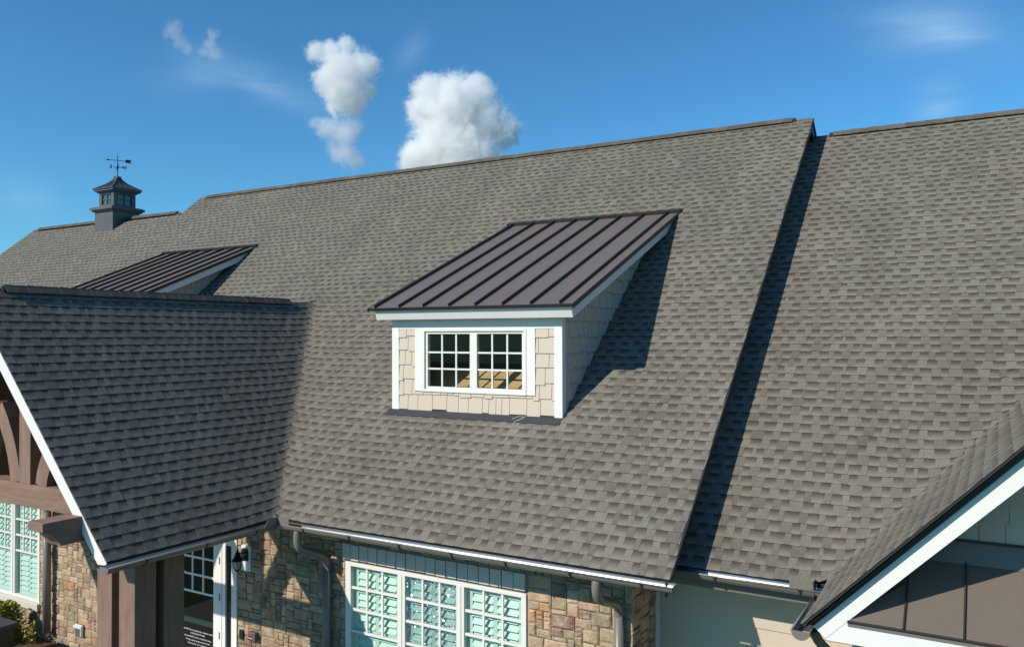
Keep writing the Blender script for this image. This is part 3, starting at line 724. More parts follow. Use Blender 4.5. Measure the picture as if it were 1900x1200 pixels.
    # window
    w = boxo('window', -6.987, -5.316, DYW + 0.012, DYW + 0.07, 4.518, 4.585, WINWHITE, t, 0.003)
    def wp(name, *a, bevel=0.002): return boxo(name, *a, WINWHITE, w, bevel)
    wp('frame', -6.987, -5.316, DYW + 0.012, DYW + 0.07, 5.318, 5.382)
    wp('frame', -6.987, -6.915, DYW + 0.012, DYW + 0.07, 4.5855, 5.3175)
    wp('frame', -5.385, -5.316, DYW + 0.012, DYW + 0.07, 4.5855, 5.3175)
    wp('frame', -6.205, -6.090, DYW + 0.010, DYW + 0.07, 4.5855, 5.3175)
    wp('frame_lip', -6.992, -5.311, DYW - 0.012, DYW + 0.0115, 4.512, 4.548)
    wp('frame_lip', -6.992, -5.311, DYW - 0.012, DYW + 0.0115, 5.354, 5.385)
    wp('frame_lip', -6.992, -6.957, DYW - 0.012, DYW + 0.0115, 4.5485, 5.3535)
    wp('frame_lip', -5.346, -5.311, DYW - 0.012, DYW + 0.0115, 4.5485, 5.3535)
    zs = [4.5855, 4.833, 5.062, 5.3175]
    for (a, b) in ((-6.9145, -6.2055), (-6.0895, -5.3855)):
        xs = [a, a + (b - a) * 0.332, a + (b - a) * 0.667, b]
        for x in xs[1:3]: wp('muntin', x - 0.012, x + 0.012, DYW + 0.026, DYW + 0.048, 4.586, 5.317, bevel=0)
        for z in zs[1:3]: wp('muntin', a + 0.0005, b - 0.0005, DYW + 0.0235, DYW + 0.0505, z - 0.0115, z + 0.0115, bevel=0)
        for i in range(3):
            for k in range(3):
                mesh_obj('pane', [(xs[i], DYW + 0.037, zs[k]), (xs[i+1], DYW + 0.037, zs[k]), (xs[i+1], DYW + 0.037, zs[k+1]), (xs[i], DYW + 0.037, zs[k+1])], [(0,1,2,3)], GLASS, w)
    # base flashing lying on the shingles
    a, b = DWL - 0.06, DWR - 0.0
    def mp_(x, y, h): return (x, y - h * SP, zmain(0, y) + h * CP)
    y_lo = 1.520
    MB().prism([mp_(a, y_lo, 0.010), mp_(a, wy, 0.012), mp_(a, wy, 0.016), mp_(a, y_lo, 0.016)], (b - a, 0, 0)).build('base_flashing', FLASH, t)
    MB().prism([mp_(a, y_lo - 0.012, 0.006), mp_(a, y_lo, 0.006), mp_(a, y_lo, 0.021), mp_(a, y_lo - 0.012, 0.019)], (b - a, 0, 0)).build('flashing_hem', FLASH, t)
    MB().box(DWL + 0.12, DWR - 0.12, wy - 0.004, wy - 0.001, zmain(0, wy), zmain(0, wy) + 0.07).build('base_flashing', FLASH, t)
    return t
def copy_tree(o, parent=None):
    c = o.copy(); COL.objects.link(c)
    if parent is not None: c.parent = parent; c.matrix_parent_inverse = o.matrix_parent_inverse.copy()
    for ch in list(o.children): copy_tree(ch, c)
    return c
d1 = make_dormer()
d2 = copy_tree(d1); d2.location.x += DX2
d2['label'] = 'far dormer mostly hidden behind the porch ridge, only its metal roof showing'

# ------------------------------------------------------------------ cupola and weathervane
def make_cupola():
    cx, cy = -22.015, 6.89
    t = thing('cupola', 'grey louvre-style cupola with flared metal roof astride the far ridge', 'cupola', (cx, cy, 8.2))
    def sq(name, h, z0, z1, m=CUP, p=t, bevel=0.004): return boxo(name, cx - h, cx + h, cy - h, cy + h, z0, z1, m, p, bevel)
    sq('base', 0.425, 7.9, 8.862)
    sq('base_ledge', 0.475, 8.8625, 8.905); sq('base_ledge', 0.525, 8.9055, 8.985); sq('base_ledge', 0.46, 8.9855, 9.005)
    h = 0.345; body = sq('body', h - 0.05, 9.0055, 9.42, DARKROOM)
    # corner posts and rails leave the window openings
    for sx in (-1, 1):
        for sy in (-1, 1):
            boxo('corner_post', cx + sx * h, cx + sx * (h - 0.115), cy + sy * h, cy + sy * (h - 0.115), 9.0055, 9.42, CUP, t, 0.003)
    for k in range(4):
        R = Matrix.Rotation(k * math.pi / 2, 4, 'Z')
        def pb(name, a, b, y0, y1, z0, z1, m, par):
            mb = MB().box(a, b, y0, y1, z0, z1); mb.v = [tuple(R @ Vector(v) + Vector((cx, cy, 0))) for v in mb.v]
            return mb.build(name, m, par)
        e = h - 0.1155
        pb('rail', -e, e, -h, -h + 0.05, 9.0055, 9.075, CUP, t); pb('rail', -e, e, -h, -h + 0.05, 9.375, 9.42, CUP, t)
        w = pb('window', -e, e, -h + 0.034, -h + 0.037, 9.0755, 9.3745, glass_cup, t)
        pb('frame', -e, -e + 0.018, -h + 0.004, -h + 0.033, 9.0755, 9.3745, METALDARK, w); pb('frame', e - 0.018, e, -h + 0.004, -h + 0.033, 9.0755, 9.3745, METALDARK, w)
        pb('frame', -e + 0.0185, e - 0.0185, -h + 0.004, -h + 0.033, 9.357, 9.3745, METALDARK, w)
        pb('muntin', -0.013, 0.013, -h + 0.012, -h + 0.0335, 9.076, 9.3565, CUP, w); pb('muntin', -e + 0.0185, e - 0.0185, -h + 0.0145, -h + 0.0335, 9.212, 9.234, CUP, w)
    sq('cornice', h + 0.045, 9.4205, 9.455); sq('cornice', h + 0.10, 9.4555, 9.505)
    # flared roof
    n = 12; H = h + 0.125; prof = [(H, 9.5055), (H, 9.53)]
    for i in range(1, n + 1):
        q = i / n; prof.append((0.055 + (H - 0.055) * (1 - q) ** 2.0, 9.53 + 0.40 * q ** 0.92))
    vs = []; fs = []
    for (r, z) in prof: vs += [(cx - r, cy - r, z), (cx + r, cy - r, z), (cx + r, cy + r, z), (cx - r, cy + r, z)]
    for i in range(len(prof) - 1):
        for k in range(4): fs.append((i*4+k, i*4+(k+1)%4, (i+1)*4+(k+1)%4, (i+1)*4+k))
    fs += [(3,2,1,0), tuple(len(vs) - 4 + k for k in range(4))]
    rf = mesh_obj('roof', vs, fs, CUPM, t)
    for sx, sy in ((1,1),(1,-1),(-1,1),(-1,-1)):
        MB().tube([(cx + sx * r, cy + sy * r, z + 0.006) for r, z in prof[1:]], 0.012, 6).build('hip_rib', CUPM, rf)
    for k in range(4):
        for off in (-0.38, 0.38):
            R = Matrix.Rotation(k * math.pi / 2, 3, 'Z')
            pts = [tuple(R @ Vector((off * r, -r, 0)) + Vector((cx, cy, z + 0.008))) for r, z in prof[1:9]]
            MB().tube(pts, 0.010, 6).build('seam_rib', CUPM, rf)
    return t
glass_cup = paint('cupola_glass', (0.06, 0.075, 0.075), 0.1, spec=0.8)
make_cupola()
wv = thing('weathervane', 'thin black weathervane with arrow and compass letters on the cupola', 'weathervane', (-22.015, 6.89, 9.93))
wx, wy_, wz = -22.015, 6.89, 9.93
MB().tube([(wx, wy_, 9.92), (wx, wy_, 10.50), (wx, wy_, 10.60)], [0.013, 0.011, 0.002], 8).build('mast', BLACK, wv)
MB().tube([(wx, wy_, 10.165), (wx, wy_, 10.19), (wx, wy_, 10.21), (wx, wy_, 10.235)], [0.012, 0.034, 0.034, 0.012], 10).build('hub', BLACK, wv)
def vane_letter(ch, p, ax):
    cu = bpy.data.curves.new('letter', 'FONT'); cu.body = ch; cu.size = 0.125; cu.extrude = 0.006; cu.align_x = 'CENTER'; cu.align_y = 'CENTER'; cu.offset = 0.004
    o = text_mesh('letter', cu, BLACK, wv)
    a = Vector(ax).normalized(); up = Vector((0, 0, 1)); n = a.cross(up)
    o.matrix_local = Matrix.Translation(Vector(p) - Vector((wx, wy_, wz))) @ Matrix((a, up, n)).transposed().to_4x4()
aEW = Vector((0.44, 0.90, 0)); aNS = Vector((0.90, -0.44, 0))
for d_, ch in ((-aEW, 'E'), (aEW, 'W'), (aNS, 'S'), (-aNS, 'N')):
    c = Vector((wx, wy_, 10.2))
    MB().tube([c, c + d_ * 0.13], 0.0075, 6).build('arm', BLACK, wv)
    vane_letter(ch, c + d_ * 0.18, -aEW if ch in 'EW' else aNS)
c = Vector((wx, wy_, 10.395)); ar = Vector((0.5, 0.866, 0))
MB().tube([c - ar * 0.22, c + ar * 0.25], 0.008, 6).build('arrow_shaft', BLACK, wv)
up = Vector((0, 0, 1)); nn = ar.cross(up) * 0.006
MB().prism([c - ar * 0.32 - nn, c - ar * 0.24 + up * 0.024 - nn, c - ar * 0.20 - nn, c - ar * 0.24 - up * 0.024 - nn], nn * 2).build('arrow_head', BLACK, wv)
MB().prism([c + ar * 0.22 + up * 0.045 - nn, c + ar * 0.37 + up * 0.045 - nn, c + ar * 0.33 - nn, c + ar * 0.37 - up * 0.045 - nn, c + ar * 0.22 - up * 0.045 - nn, c + ar * 0.19 - nn], nn * 2).build('arrow_tail', BLACK, wv)

# ------------------------------------------------------------------ stone wall
YWALL = 0.44
wall = thing('stone_wall', 'front wall of mixed tan, rose and orange split-face stone', 'wall', (-9, YWALL, 0))
PAL = [((0.33,0.265,0.18), 5), ((0.38,0.305,0.20), 5), ((0.29,0.235,0.155), 4), ((0.42,0.32,0.215), 4), ((0.35,0.25,0.175), 4), ((0.30,0.19,0.15), 2), ((0.23,0.13,0.115), 1.3),
       ((0.42,0.25,0.135), 1.3), ((0.40,0.285,0.205), 3), ((0.45,0.37,0.255), 2.5), ((0.26,0.215,0.165), 3)]
def pick(rng):
    tot = sum(w for _, w in PAL); r = rng.uniform(0, tot)
    for c, w in PAL:
        r -= w
        if r <= 0: break
    k = rng.uniform(0.82, 1.22); return (c[0]*k*1.06, c[1]*k*rng.uniform(.95,1.02), c[2]*k*0.95, 1)
def stone_piece(u0, u1, v0, v1, to3d, rng, col):
    g = 0.0045; u0 += g; u1 -= g; v0 += g; v1 -= g
    nu = 4 if u1 - u0 > 0.14 else 3; nv = 3
    us = [0, 0.12, 0.5, 0.88, 1] if nu == 4 else [0, 0.14, 0.86, 1]; vs_ = [0, 0.13, 0.87, 1]
    dep = rng.uniform(0.026, 0.038); tu, tv = rng.uniform(-.007, .007), rng.uniform(-.007, .007)
    vs = []; fs = []; jit = {}
    W, Hh = len(us), len(vs_)
    for j, b in enumerate(vs_):
        for i, a in enumerate(us):
            edge = i in (0, W - 1) or j in (0, Hh - 1)
            d = dep * (0.70 if edge else 1.0) + (a - .5) * tu + (b - .5) * tv + rng.uniform(-.004, .004)
            ju, jv = rng.uniform(-.004, .004), rng.uniform(-.0035, .0035)
            vs.append(to3d(u0 + (u1 - u0) * a + ju, v0 + (v1 - v0) * b + jv, d)); 
    for j in range(Hh - 1):
        for i in range(W - 1):
            q = j * W + i; fs.append((q, q + 1, q + W + 1, q + W))
    ring = [i for i in range(W)] + [j * W + W - 1 for j in range(1, Hh)] + [(Hh - 1) * W + i for i in range(W - 2, -1, -1)] + [j * W for j in range(Hh - 2, 0, -1)]
    n = len(vs); coords = []
    for k in ring:
        j, i = divmod(k, W); coords.append(to3d(u0 + (u1 - u0) * us[i], v0 + (v1 - v0) * vs_[j], -0.004))
    vs += coords
    for k in range(len(ring)): fs.append((ring[k], n + k, n + (k + 1) % len(ring), ring[(k + 1) % len(ring)]))
    return vs, fs
def ashlar(u0, u1, v0, v1, holes, cell, rng, to3d, parent, keep, normal):
    nu = int((u1 - u0) / cell); nv = int((v1 - v0) / cell); cu = (u1 - u0) / nu; cv = (v1 - v0) / nv
    grid = [[False] * nu for _ in range(nv)]
    def blocked(i, j):
        cx_, cz_ = u0 + (i + .5) * cu, v0 + (j + .5) * cv
        return any(a < cx_ < b and c < cz_ < d for a, b, c, d in holes)
    for j in range(nv):
        for i in range(nu):
            if blocked(i, j): grid[j][i] = True
    out = []
    for j in range(nv):
        for i in range(nu):
            if grid[j][i]: continue
            h = rng.choice([1, 2, 2, 2, 3, 3]); w = rng.choice([2, 3, 3, 4, 4, 5, 6]) if h > 1 else rng.choice([2, 3, 4])
            if h == 4: w = max(w, 4)
            ww = 0
            while ww < w and i + ww < nu and not grid[j][i + ww]: ww += 1
            if i + ww < nu and not grid[j][i + ww]:
                rest = 0
                while i + ww + rest < nu and rest < 2 and not grid[j][i + ww + rest]: rest += 1
                if rest == 1: ww += 1
            hh = 1
            while hh < h and j + hh < nv and all(not grid[j + hh][i + k] for k in range(ww)): hh += 1
            for a in range(hh):
                for b in range(ww): grid[j + a][i + b] = True
            out.append((u0 + i * cu, u0 + (i + ww) * cu, v0 + j * cv, v0 + (j + hh) * cv))
    sc_ = []
    for k, (a, b, c, d) in enumerate(out):
        sc_.append((cam_area(Vector(to3d((a + b) / 2, (c + d) / 2, 0)), b - a, d - c, normal), k))
    sc_.sort(reverse=True); top = {k for s, k in sc_[:keep] if s > 0}
    mb = MB()
    for k, (a, b, c, d) in enumerate(out):
        col = pick(rng); vs, fs = stone_piece(a, b, c, d, to3d, rng, col)
        if k in top:
            mesh_obj('stone', vs, fs, STONE, parent, [col] * len(vs), smooth=False)
        else: mb.add(vs, fs, col)
    if mb.v:
        o = mb.build('stone_courses', STONE, parent); o['kind'] = 'stuff'
W1 = (-7.40, -4.655, 0.60, 2.600)            # triple window with its lintel
WLFT = (-16.10, -14.445, 0.50, 2.36)
DOOR = (-12.70, -9.435, 0.0, 2.42)
PLATE = (-9.350, -9.157, 1.955, 2.318)
holes = [(-7.44, -4.655, 2.372, 2.600), (-7.395, -4.66, 0.50, 2.372), WLFT, DOOR, PLATE]
ashlar(-17.2, -3.364, 0.0, 2.79, holes, 0.049, random.Random(17), lambda u, v, h: (u, YWALL + 0.026 - h, v), wall, 300, Vector((0, -1, 0)))
ashlar(0.43, 1.11, 0.0, 2.79, [], 0.055, random.Random(19), lambda u, v, h: (-3.394 + h, u, v), wall, 60, Vector((1, 0, 0)))
# backing with openings, pointed with pale mortar
mb = MB(); yb0, yb1 = YWALL + 0.018, YWALL + 0.10
for a, b, c, d in ((-26, -16.05, 0, 2.80), (-16.05, -14.50, 0, 0.53), (-16.05, -14.50, 2.33, 2.80), (-14.50, -12.65, 0, 2.80), (-12.65, -9.49, 2.36, 2.80), (-9.49, -7.35, 0, 2.80), (-7.35, -4.70, 0, 0.62), (-7.35, -4.70, 2.345, 2.80), (-4.70, -3.385, 0, 2.80)):
    mb.box(a, b, yb0, yb1, c, d)
mb.box(-3.41, -3.385, yb1, 1.12, 0, 2.80)
mb.build('mortar_backing', MORTAR, wall)
boxo('end_wall', XLL + 0.4, XLL + 0.5, 0.55, 13.8, 0, 2.72, SIDING, wall); boxo('back_wall', XLL + 0.5, 6.4, 13.6, 13.7, 0, 2.72, SIDING, wall)
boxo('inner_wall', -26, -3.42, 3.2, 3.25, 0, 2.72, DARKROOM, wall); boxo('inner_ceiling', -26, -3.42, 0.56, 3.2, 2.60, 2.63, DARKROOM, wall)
# soldier course of pale lintel stones
xs = [-7.436, -7.296,-7.150,-6.996,-6.845,-6.697,-6.540,-6.390,-6.238,-6.083,-5.930,-5.775,-5.615,-5.460,-5.305,-5.150,-4.990,-4.830,-4.667]
lr = random.Random(2)
for a, b in zip(xs[:-1], xs[1:]):
    dz = lr.uniform(-.004, .004); dy = lr.uniform(-.004, .004)
    boxo('lintel_stone', a + 0.005, b - 0.005, YWALL - 0.016 + dy, YWALL + 0.05, 2.383 + dz, 2.584 + dz, LINTEL, wall, 0.006)
boxo('steel_lintel', -7.42, -4.68, YWALL + 0.002, YWALL + 0.09, 2.368, 2.378, METALDARK, wall)

# ------------------------------------------------------------------ large windows
def big_window(name, label, x0, x1, zt, zb, units, mats, group, rows=(2.303, 2.024, 1.744, 1.465)):
    t = thing(name, label, 'window', ((x0 + x1) / 2, YWALL, zb), group)
    yf, yb = YWALL - 0.004, YWALL + 0.085
    boxo('frame', x0, x1, yf, yb, rows[0], zt, WINWHITE, t, 0.003)
    boxo('frame', x0, x1, yf, yb, zb, zb + 0.055, WINWHITE, t, 0.003)
    xx = [x0] + [v for u in units for v in u] + [x1]
    for i in range(0, len(xx), 2):
        boxo('frame', xx[i], xx[i + 1], yf, yb, zb + 0.0555, rows[0] - 0.0005, WINWHITE, t, 0.003)
        if 0 < i < len(xx) - 2:
            m_ = (xx[i] + xx[i + 1]) / 2; boxo('mullion_bead', m_ - 0.012, m_ + 0.012, yf - 0.008, yf - 0.0005, zb + 0.056, rows[0] - 0.001, WINWHITE, t)
    for (a, b), gm in zip(units, mats):
        cs = [a + (b - a) * k / 3 for k in range(4)]
        for x in cs[1:3]: boxo('muntin', x - 0.0145, x + 0.0145, YWALL + 0.012, YWALL + 0.034, rows[-1] + 0.0165, rows[0] - 0.001, WINWHITE, t)
        for z in rows[1:]: boxo('muntin', a + 0.0005, b - 0.0005, YWALL + 0.0095, YWALL + 0.0365, z - 0.016, z + 0.016, WINWHITE, t)
        for i in range(3):
            for k in range(3):
                mesh_obj('pane', [(cs[i], YWALL + 0.023, rows[k+1]), (cs[i+1], YWALL + 0.023, rows[k+1]), (cs[i+1], YWALL + 0.023, rows[k]), (cs[i], YWALL + 0.023, rows[k])], [(0,1,2,3)], gm, t)
        mesh_obj('pane', [(a, YWALL + 0.023, zb + 0.055), (b, YWALL + 0.023, zb + 0.055), (b, YWALL + 0.023, rows[-1]), (a, YWALL + 0.023, rows[-1])], [(0,1,2,3)], gm, t)
        # plantation shutter behind the glass
        s = boxo('shutter', a - 0.02, a + 0.075, YWALL + 0.070, YWALL + 0.100, zb + 0.02, rows[0] + 0.02, SHUTTER, t)
        boxo('stile', b - 0.075, b + 0.02, YWALL + 0.070, YWALL + 0.100, zb + 0.02, rows[0] + 0.02, SHUTTER, s)
        mid = (a + b) / 2; boxo('stile', mid - 0.030, mid + 0.030, YWALL + 0.0695, YWALL + 0.100, zb + 0.021, rows[0] + 0.019, SHUTTER, s)
        for z0_, z1_ in ((rows[0] - 0.07, rows[0] + 0.0185), (1.385, 1.505), (zb + 0.022, zb + 0.12)):
            boxo('rail', a + 0.0755, b - 0.0755, YWALL + 0.071, YWALL + 0.099, z0_, z1_, SHUTTER, s)
        for (p, q) in ((a + 0.077, mid - 0.031), (mid + 0.031, b - 0.077)):
            zs_ = []
            for lo_, hi_ in ((zb + 0.125, 1.382), (1.508, rows[0] - 0.072)):
                k_ = round((hi_ - lo_) / 0.092); zs_ += [lo_ + (i_ + 0.5) * (hi_ - lo_) / k_ for i_ in range(k_)]
            for z in zs_:
                if True:
                    cy_, cz_ = YWALL + 0.085, z; hw = 0.053; an = math.radians(60)
                    d = Vector((0, -math.cos(an), -math.sin(an))) * hw; n_ = Vector((0, math.sin(an), -math.cos(an))) * 0.005
                    c_ = Vector((0, cy_, cz_))
                    P4 = [c_ + d - n_, c_ + d + n_, c_ - d + n_, c_ - d - n_]
                    MB().prism([(p, v.y, v.z) for v in P4], (q - p, 0, 0)).build('slat', SHUTTER, s)
    return t
big_window('triple_window', 'triple white window under the pale lintel stones, middle unit of crazed sparkling glass', -7.389, -4.666, 2.353, 0.70,
           [(-7.296, -6.525), (-6.405, -5.630), (-5.517, -4.731)], [GREEN, SPARK, GREEN], 'white gridded windows with green glass')
big_window('double_window', 'white gridded window with green glass seen beneath the porch truss', -16.09, -14.46, 2.353, 0.642,
           [(-16.04, -15.383), (-15.242, -14.53)], [GREEN, GREEN], 'white gridded windows with green glass')
o = boxo('window_sill', -16.15, -14.435, YWALL - 0.055, YWALL + 0.04, 0.512, 0.636, SILL, None, 0.006); tag(o, 'cream stone sill below the window beneath the porch truss', 'sill')

# ------------------------------------------------------------------ entrance door
dr = thing('entrance_door', 'white framed glass door behind the porch posts with notice lettering', 'door', (-10.4, YWALL, 0.12))
def db(n, a, b, y0, y1, c, d, m=WHITE, bev=0.002): return boxo(n, a, b, y0, y1, c, d, m, dr, bev)
for sgn in (1, -1):
    X = lambda x: XP + sgn * (x - XP)
    db('casing', X(-9.548), X(-9.435), YWALL - 0.02, YWALL + 0.06, 0.12, 2.335)
    db('sidelight_frame', X(-9.765), X(-9.697), YWALL, YWALL + 0.07, 0.12, 2.26)
    db('door_stile', X(-9.963), X(-9.785), YWALL + 0.008, YWALL + 0.06, 0.12, 2.26)
    for z in (2.02, 1.49, 0.93):
        db('hinge', X(-9.835), X(-9.820), YWALL + 0.0, YWALL + 0.0075, z - 0.05, z + 0.05, GREY, 0)
    mesh_obj('sidelight_glass', [(X(-9.697), YWALL + 0.03, .12), (X(-9.548), YWALL + 0.03, .12), (X(-9.548), YWALL + 0.03, 2.26), (X(-9.697), YWALL + 0.03, 2.26)], [(0,1,2,3)], DOORGL, dr)
    mesh_obj('door_glass', [(X(-11.0), YWALL + 0.035, .12), (X(-9.963), YWALL + 0.035, .12), (X(-9.963), YWALL + 0.035, 2.2), (X(-11.0), YWALL + 0.035, 2.2)], [(0,1,2,3)], DOORGL, dr)
    db('meeting_stile', X(-11.03), X(-10.93), YWALL + 0.008, YWALL + 0.06, 0.12, 2.2)
    for x in (-10.205, -10.445, -10.69): db('muntin', X(x - 0.013), X(x + 0.013), YWALL + 0.018, YWALL + 0.052, 1.495, 2.199, WHITE, 0)
    for z in (1.994, 1.735, 1.479): db('muntin', X(-10.929), X(-9.964), YWALL + 0.0155, YWALL + 0.0545, z - 0.015, z + 0.015, WHITE, 0)
    db('cross_rail', X(-10.929), X(-9.964), YWALL + 0.10, YWALL + 0.14, 0.965, 1.03, TEAL)
db('header', XP - 1.606, XP + 1.606, YWALL - 0.024, YWALL + 0.07, 2.336, 2.42); db('door_head', XP - 1.49, XP + 1.49, YWALL + 0.003, YWALL + 0.065, 2.2605, 2.3355)
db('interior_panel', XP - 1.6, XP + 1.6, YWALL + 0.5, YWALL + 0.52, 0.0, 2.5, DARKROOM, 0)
lines = ['A guest MUST be accompanied by a member at all times,', 'including walk throughs.', 'No one MUST be with a member for entry.', 'No pets, please except service animals.', 'Thank you for your cooperation.']
for i, s_ in enumerate(lines):
    cu = bpy.data.curves.new('notice_text', 'FONT'); cu.body = s_; cu.size = 0.034; cu.align_x = 'CENTER'; cu.extrude = 0.0005
    o = text_mesh('notice_text', cu, LETTER, dr)
    o.location = Vector((-10.33, YWALL + 0.031, 0.885 - (0.0, 0.045, 0.10, 0.15, 0.20)[i])) - dr.location
    o.rotation_euler = (math.pi / 2, 0, 0)

# ------------------------------------------------------------------ wall lantern, boxes, vent
pl = boxo('mounting_plate', -9.348, -9.159, YWALL - 0.012, YWALL + 0.03, 1.957, 2.316, WHITE, None, 0.002); tag(pl, 'white mounting board behind the black wall lantern', 'plate')
ln = thing('wall_lantern', 'black carriage wall lantern beside the entrance door', 'lantern', (-9.27, 0.42, 2.19))
arc = [(-9.335 + 0.0, 0), ]
pts = [(-9.335, 2.105), (-9.205, 2.105), (-9.205, 2.225)] + [(-9.27 + 0.065 * math.cos(a), 2.225 + 0.06 * math.sin(a)) for a in [math.pi * k / 8 for k in range(1, 8)]] + [(-9.335, 2.225)]
MB().prism([(x, 0.427, z) for x, z in pts], (0, -0.018, 0)).build('backplate', BLACK, ln)
lx, ly = -9.165, 0.20
MB().tube(bez([(-9.25, 0.41, 2.16), (-9.23, 0.34, 2.145), (-9.20, 0.27, 2.20), (lx, ly, 2.26)], 6), 0.011, 8).build('arm', BLACK, ln)
MB().tube(bez([(-9.25, 0.41, 2.22), (-9.22, 0.32, 2.235), (lx, ly, 2.245)], 6), 0.009, 8).build('arm', BLACK, ln)
MB().tube([(lx, ly, 2.165), (lx, ly, 2.175), (lx, ly, 2.185), (lx, ly, 2.215), (lx, ly, 2.22), (lx, ly, 2.255), (lx, ly, 2.26), (lx, ly, 2.29), (lx, ly, 2.325)], [0.075, 0.085, 0.072, 0.045, 0.050, 0.030, 0.036, 0.016, 0.004], 16).build('hood', BLACK, ln)
MB().tube([(lx, ly, 2.163), (lx, ly, 2.13), (lx, ly, 2.09), (lx, ly, 2.055), (lx, ly, 2.04)], [0.045, 0.046, 0.038, 0.022, 0.006], 14).build('lamp_glass', OFFW, ln, smooth=True)
for k in range(8):
    a = math.pi * 2 * k / 8
    MB().tube([(lx + r * math.cos(a), ly + r * math.sin(a), z) for r, z in ((0.066, 2.165), (0.064, 2.12), (0.050, 2.07), (0.028, 2.035), (0.006, 2.015))], 0.0045, 5).build('cage_bar', BLACK, ln)
MB().tube([(lx, ly, 2.04), (lx, ly, 2.02), (lx, ly, 2.0)], [0.012, 0.018, 0.003], 8).build('finial', BLACK, ln)
o = boxo('junction_box', -9.372, -9.29, YWALL - 0.03, YWALL + 0.02, 0.98, 1.112, BLACK, None, 0.008); tag(o, 'small black box on the stone left of the red-lit keypad', 'box')
kp = thing('keypad', 'dark keypad with a red light on the stone by the door', 'keypad', (-9.07, YWALL, 1.08))
boxo('housing', -9.150, -8.998, YWALL - 0.075, YWALL + 0.02, 1.02, 1.138, GREY, kp, 0.012); boxo('screen', -9.128, -9.05, YWALL - 0.079, YWALL - 0.0755, 1.088, 1.125, RED, kp); 
for i in range(3):
    boxo('button', -9.128, -9.05, YWALL - 0.079, YWALL - 0.0755, 1.07 - i * 0.018, 1.08 - i * 0.018, OFFW if i == 1 else BLACK, kp)
vt = thing('wall_vent', 'grey vent with white hood low on the stone left of the posts', 'vent', (-13.24, 0.42, 0.4))
boxo('flange', -13.36, -13.12, YWALL - 0.025, YWALL + 0.02, 0.29, 0.50, GREY, vt, 0.01)
MB().prism([(-13.34, YWALL - 0.026, 0.50), (-13.34, YWALL - 0.07, 0.475), (-13.34, YWALL - 0.075, 0.45), (-13.34, YWALL - 0.066, 0.45), (-13.34, YWALL - 0.06, 0.468), (-13.34, YWALL - 0.026, 0.488)], (0.20, 0, 0)).build('hood', OFFW, vt)
boxo('hood_side', -13.139, -13.127, YWALL - 0.07, YWALL - 0.026, 0.33, 0.485, WHITE, vt)
wr = thing('stray_wire', 'thin white wire lying over the dark flashing under the dormer', 'wire', (-5.45, 1.5, 4.17))
def on_roof(x, y, h): return (x, y - h * SP, zmain(0, y) + h * CP)
MB().tube(bez([(-5.298, 1.600, 4.262), on_roof(-5.325, 1.565, 0.03), on_roof(-5.39, 1.535, 0.024), on_roof(-5.43, 1.50, 0.03), on_roof(-5.432, 1.46, 0.022)], 6), 0.0028, 6).build('strand', WHITE, wr)
MB().tube(bez([on_roof(-5.34, 1.57, 0.03), on_roof(-5.40, 1.575, 0.035), on_roof(-5.50, 1.545, 0.02)], 6), 0.002, 6).build('strand', WHITE, wr)

# ------------------------------------------------------------------ gutters
def gutter(label, p0, p1, out, brackets, caps=(True, True), splash=(), r=0.075):
    """half-round trough; p0, p1 centre of the open top; out: unit vector away from the wall"""
    p0, p1, out = Vector(p0), Vector(p1), Vector(out); d = (p1 - p0); L = d.length; d.normalize(); up = Vector((0, 0, 1))
    t = thing('gutter', label, 'gutter', p0, 'half-round gutters along the eaves')
    def ring(rr, n=12): return [out * (math.cos(a) * rr) + up * (-math.sin(a) * rr) for a in [math.pi * k / n for k in range(n + 1)]]
    def sheet(name, rr, m, flip=False):
        R = ring(rr); vs = [p0 + v for v in R] + [p1 + v for v in R]; n = len(R)
        fs = [(k, k + 1, n + k + 1, n + k) for k in range(n - 1)]
        return mesh_obj(name, vs, fs, m, t, None, True)
    sheet('trough', r, GUT); sheet('trough_lining', r - 0.003, GUTIN)
    MB().tube([p0 + out * (r + 0.002) , p1 + out * (r + 0.002)], 0.0095, 12).build('front_bead', BEAD, t, smooth=True)
    MB().tube([p0 - out * r, p1 - out * r], 0.004, 6).build('back_edge', GUT, t)
    for q, on, s in ((p0, caps[0], -1), (p1, caps[1], 1)):
        if on:
            R = ring(r + 0.003); MB().prism([q + v for v in R], d * (0.006 * s)).build('end_cap', GUT, t)
    for b in brackets:
        q = p0 + d * b
        n = 8; R = [out * (math.cos(a) * (r + 0.006)) + up * (-math.sin(a) * (r + 0.006)) for a in [math.pi * (k / n) * 0.62 for k in range(n + 1)]]
        MB().tube([q + v for v in R], 0.0055, 6).build('bracket', METALDARK, t)
        for s in (-1, 1):
            MB().tube([q + R[2] + d * 0.0, q + out * (r + 0.013) + up * 0.004 + d * (0.025 * s), q + out * (r - 0.02) + up * 0.008 + d * (0.022 * s)], 0.0035, 5).build('bracket_clip', METALDARK, t)
    for poly, push in splash:
        MB().prism(poly, push).build('splash_guard', GUT, t)
    return t
br = [x + 8.10 for x in (-7.583, -6.821, -6.049, -5.307, -4.6, -3.822, -3.043)]
gutter('long half-round gutter along the main eave above the triple window', (-8.10, -0.060, 2.872), (-2.735, -0.060, 2.872), (0, -1, 0), br, (False, True),
       [([(-8.07, -0.142, 2.872), (-7.822, -0.142, 2.872), (-7.822, -0.142, 2.977), (-8.10, -0.142, 2.975)], (0, 0.004, 0))])
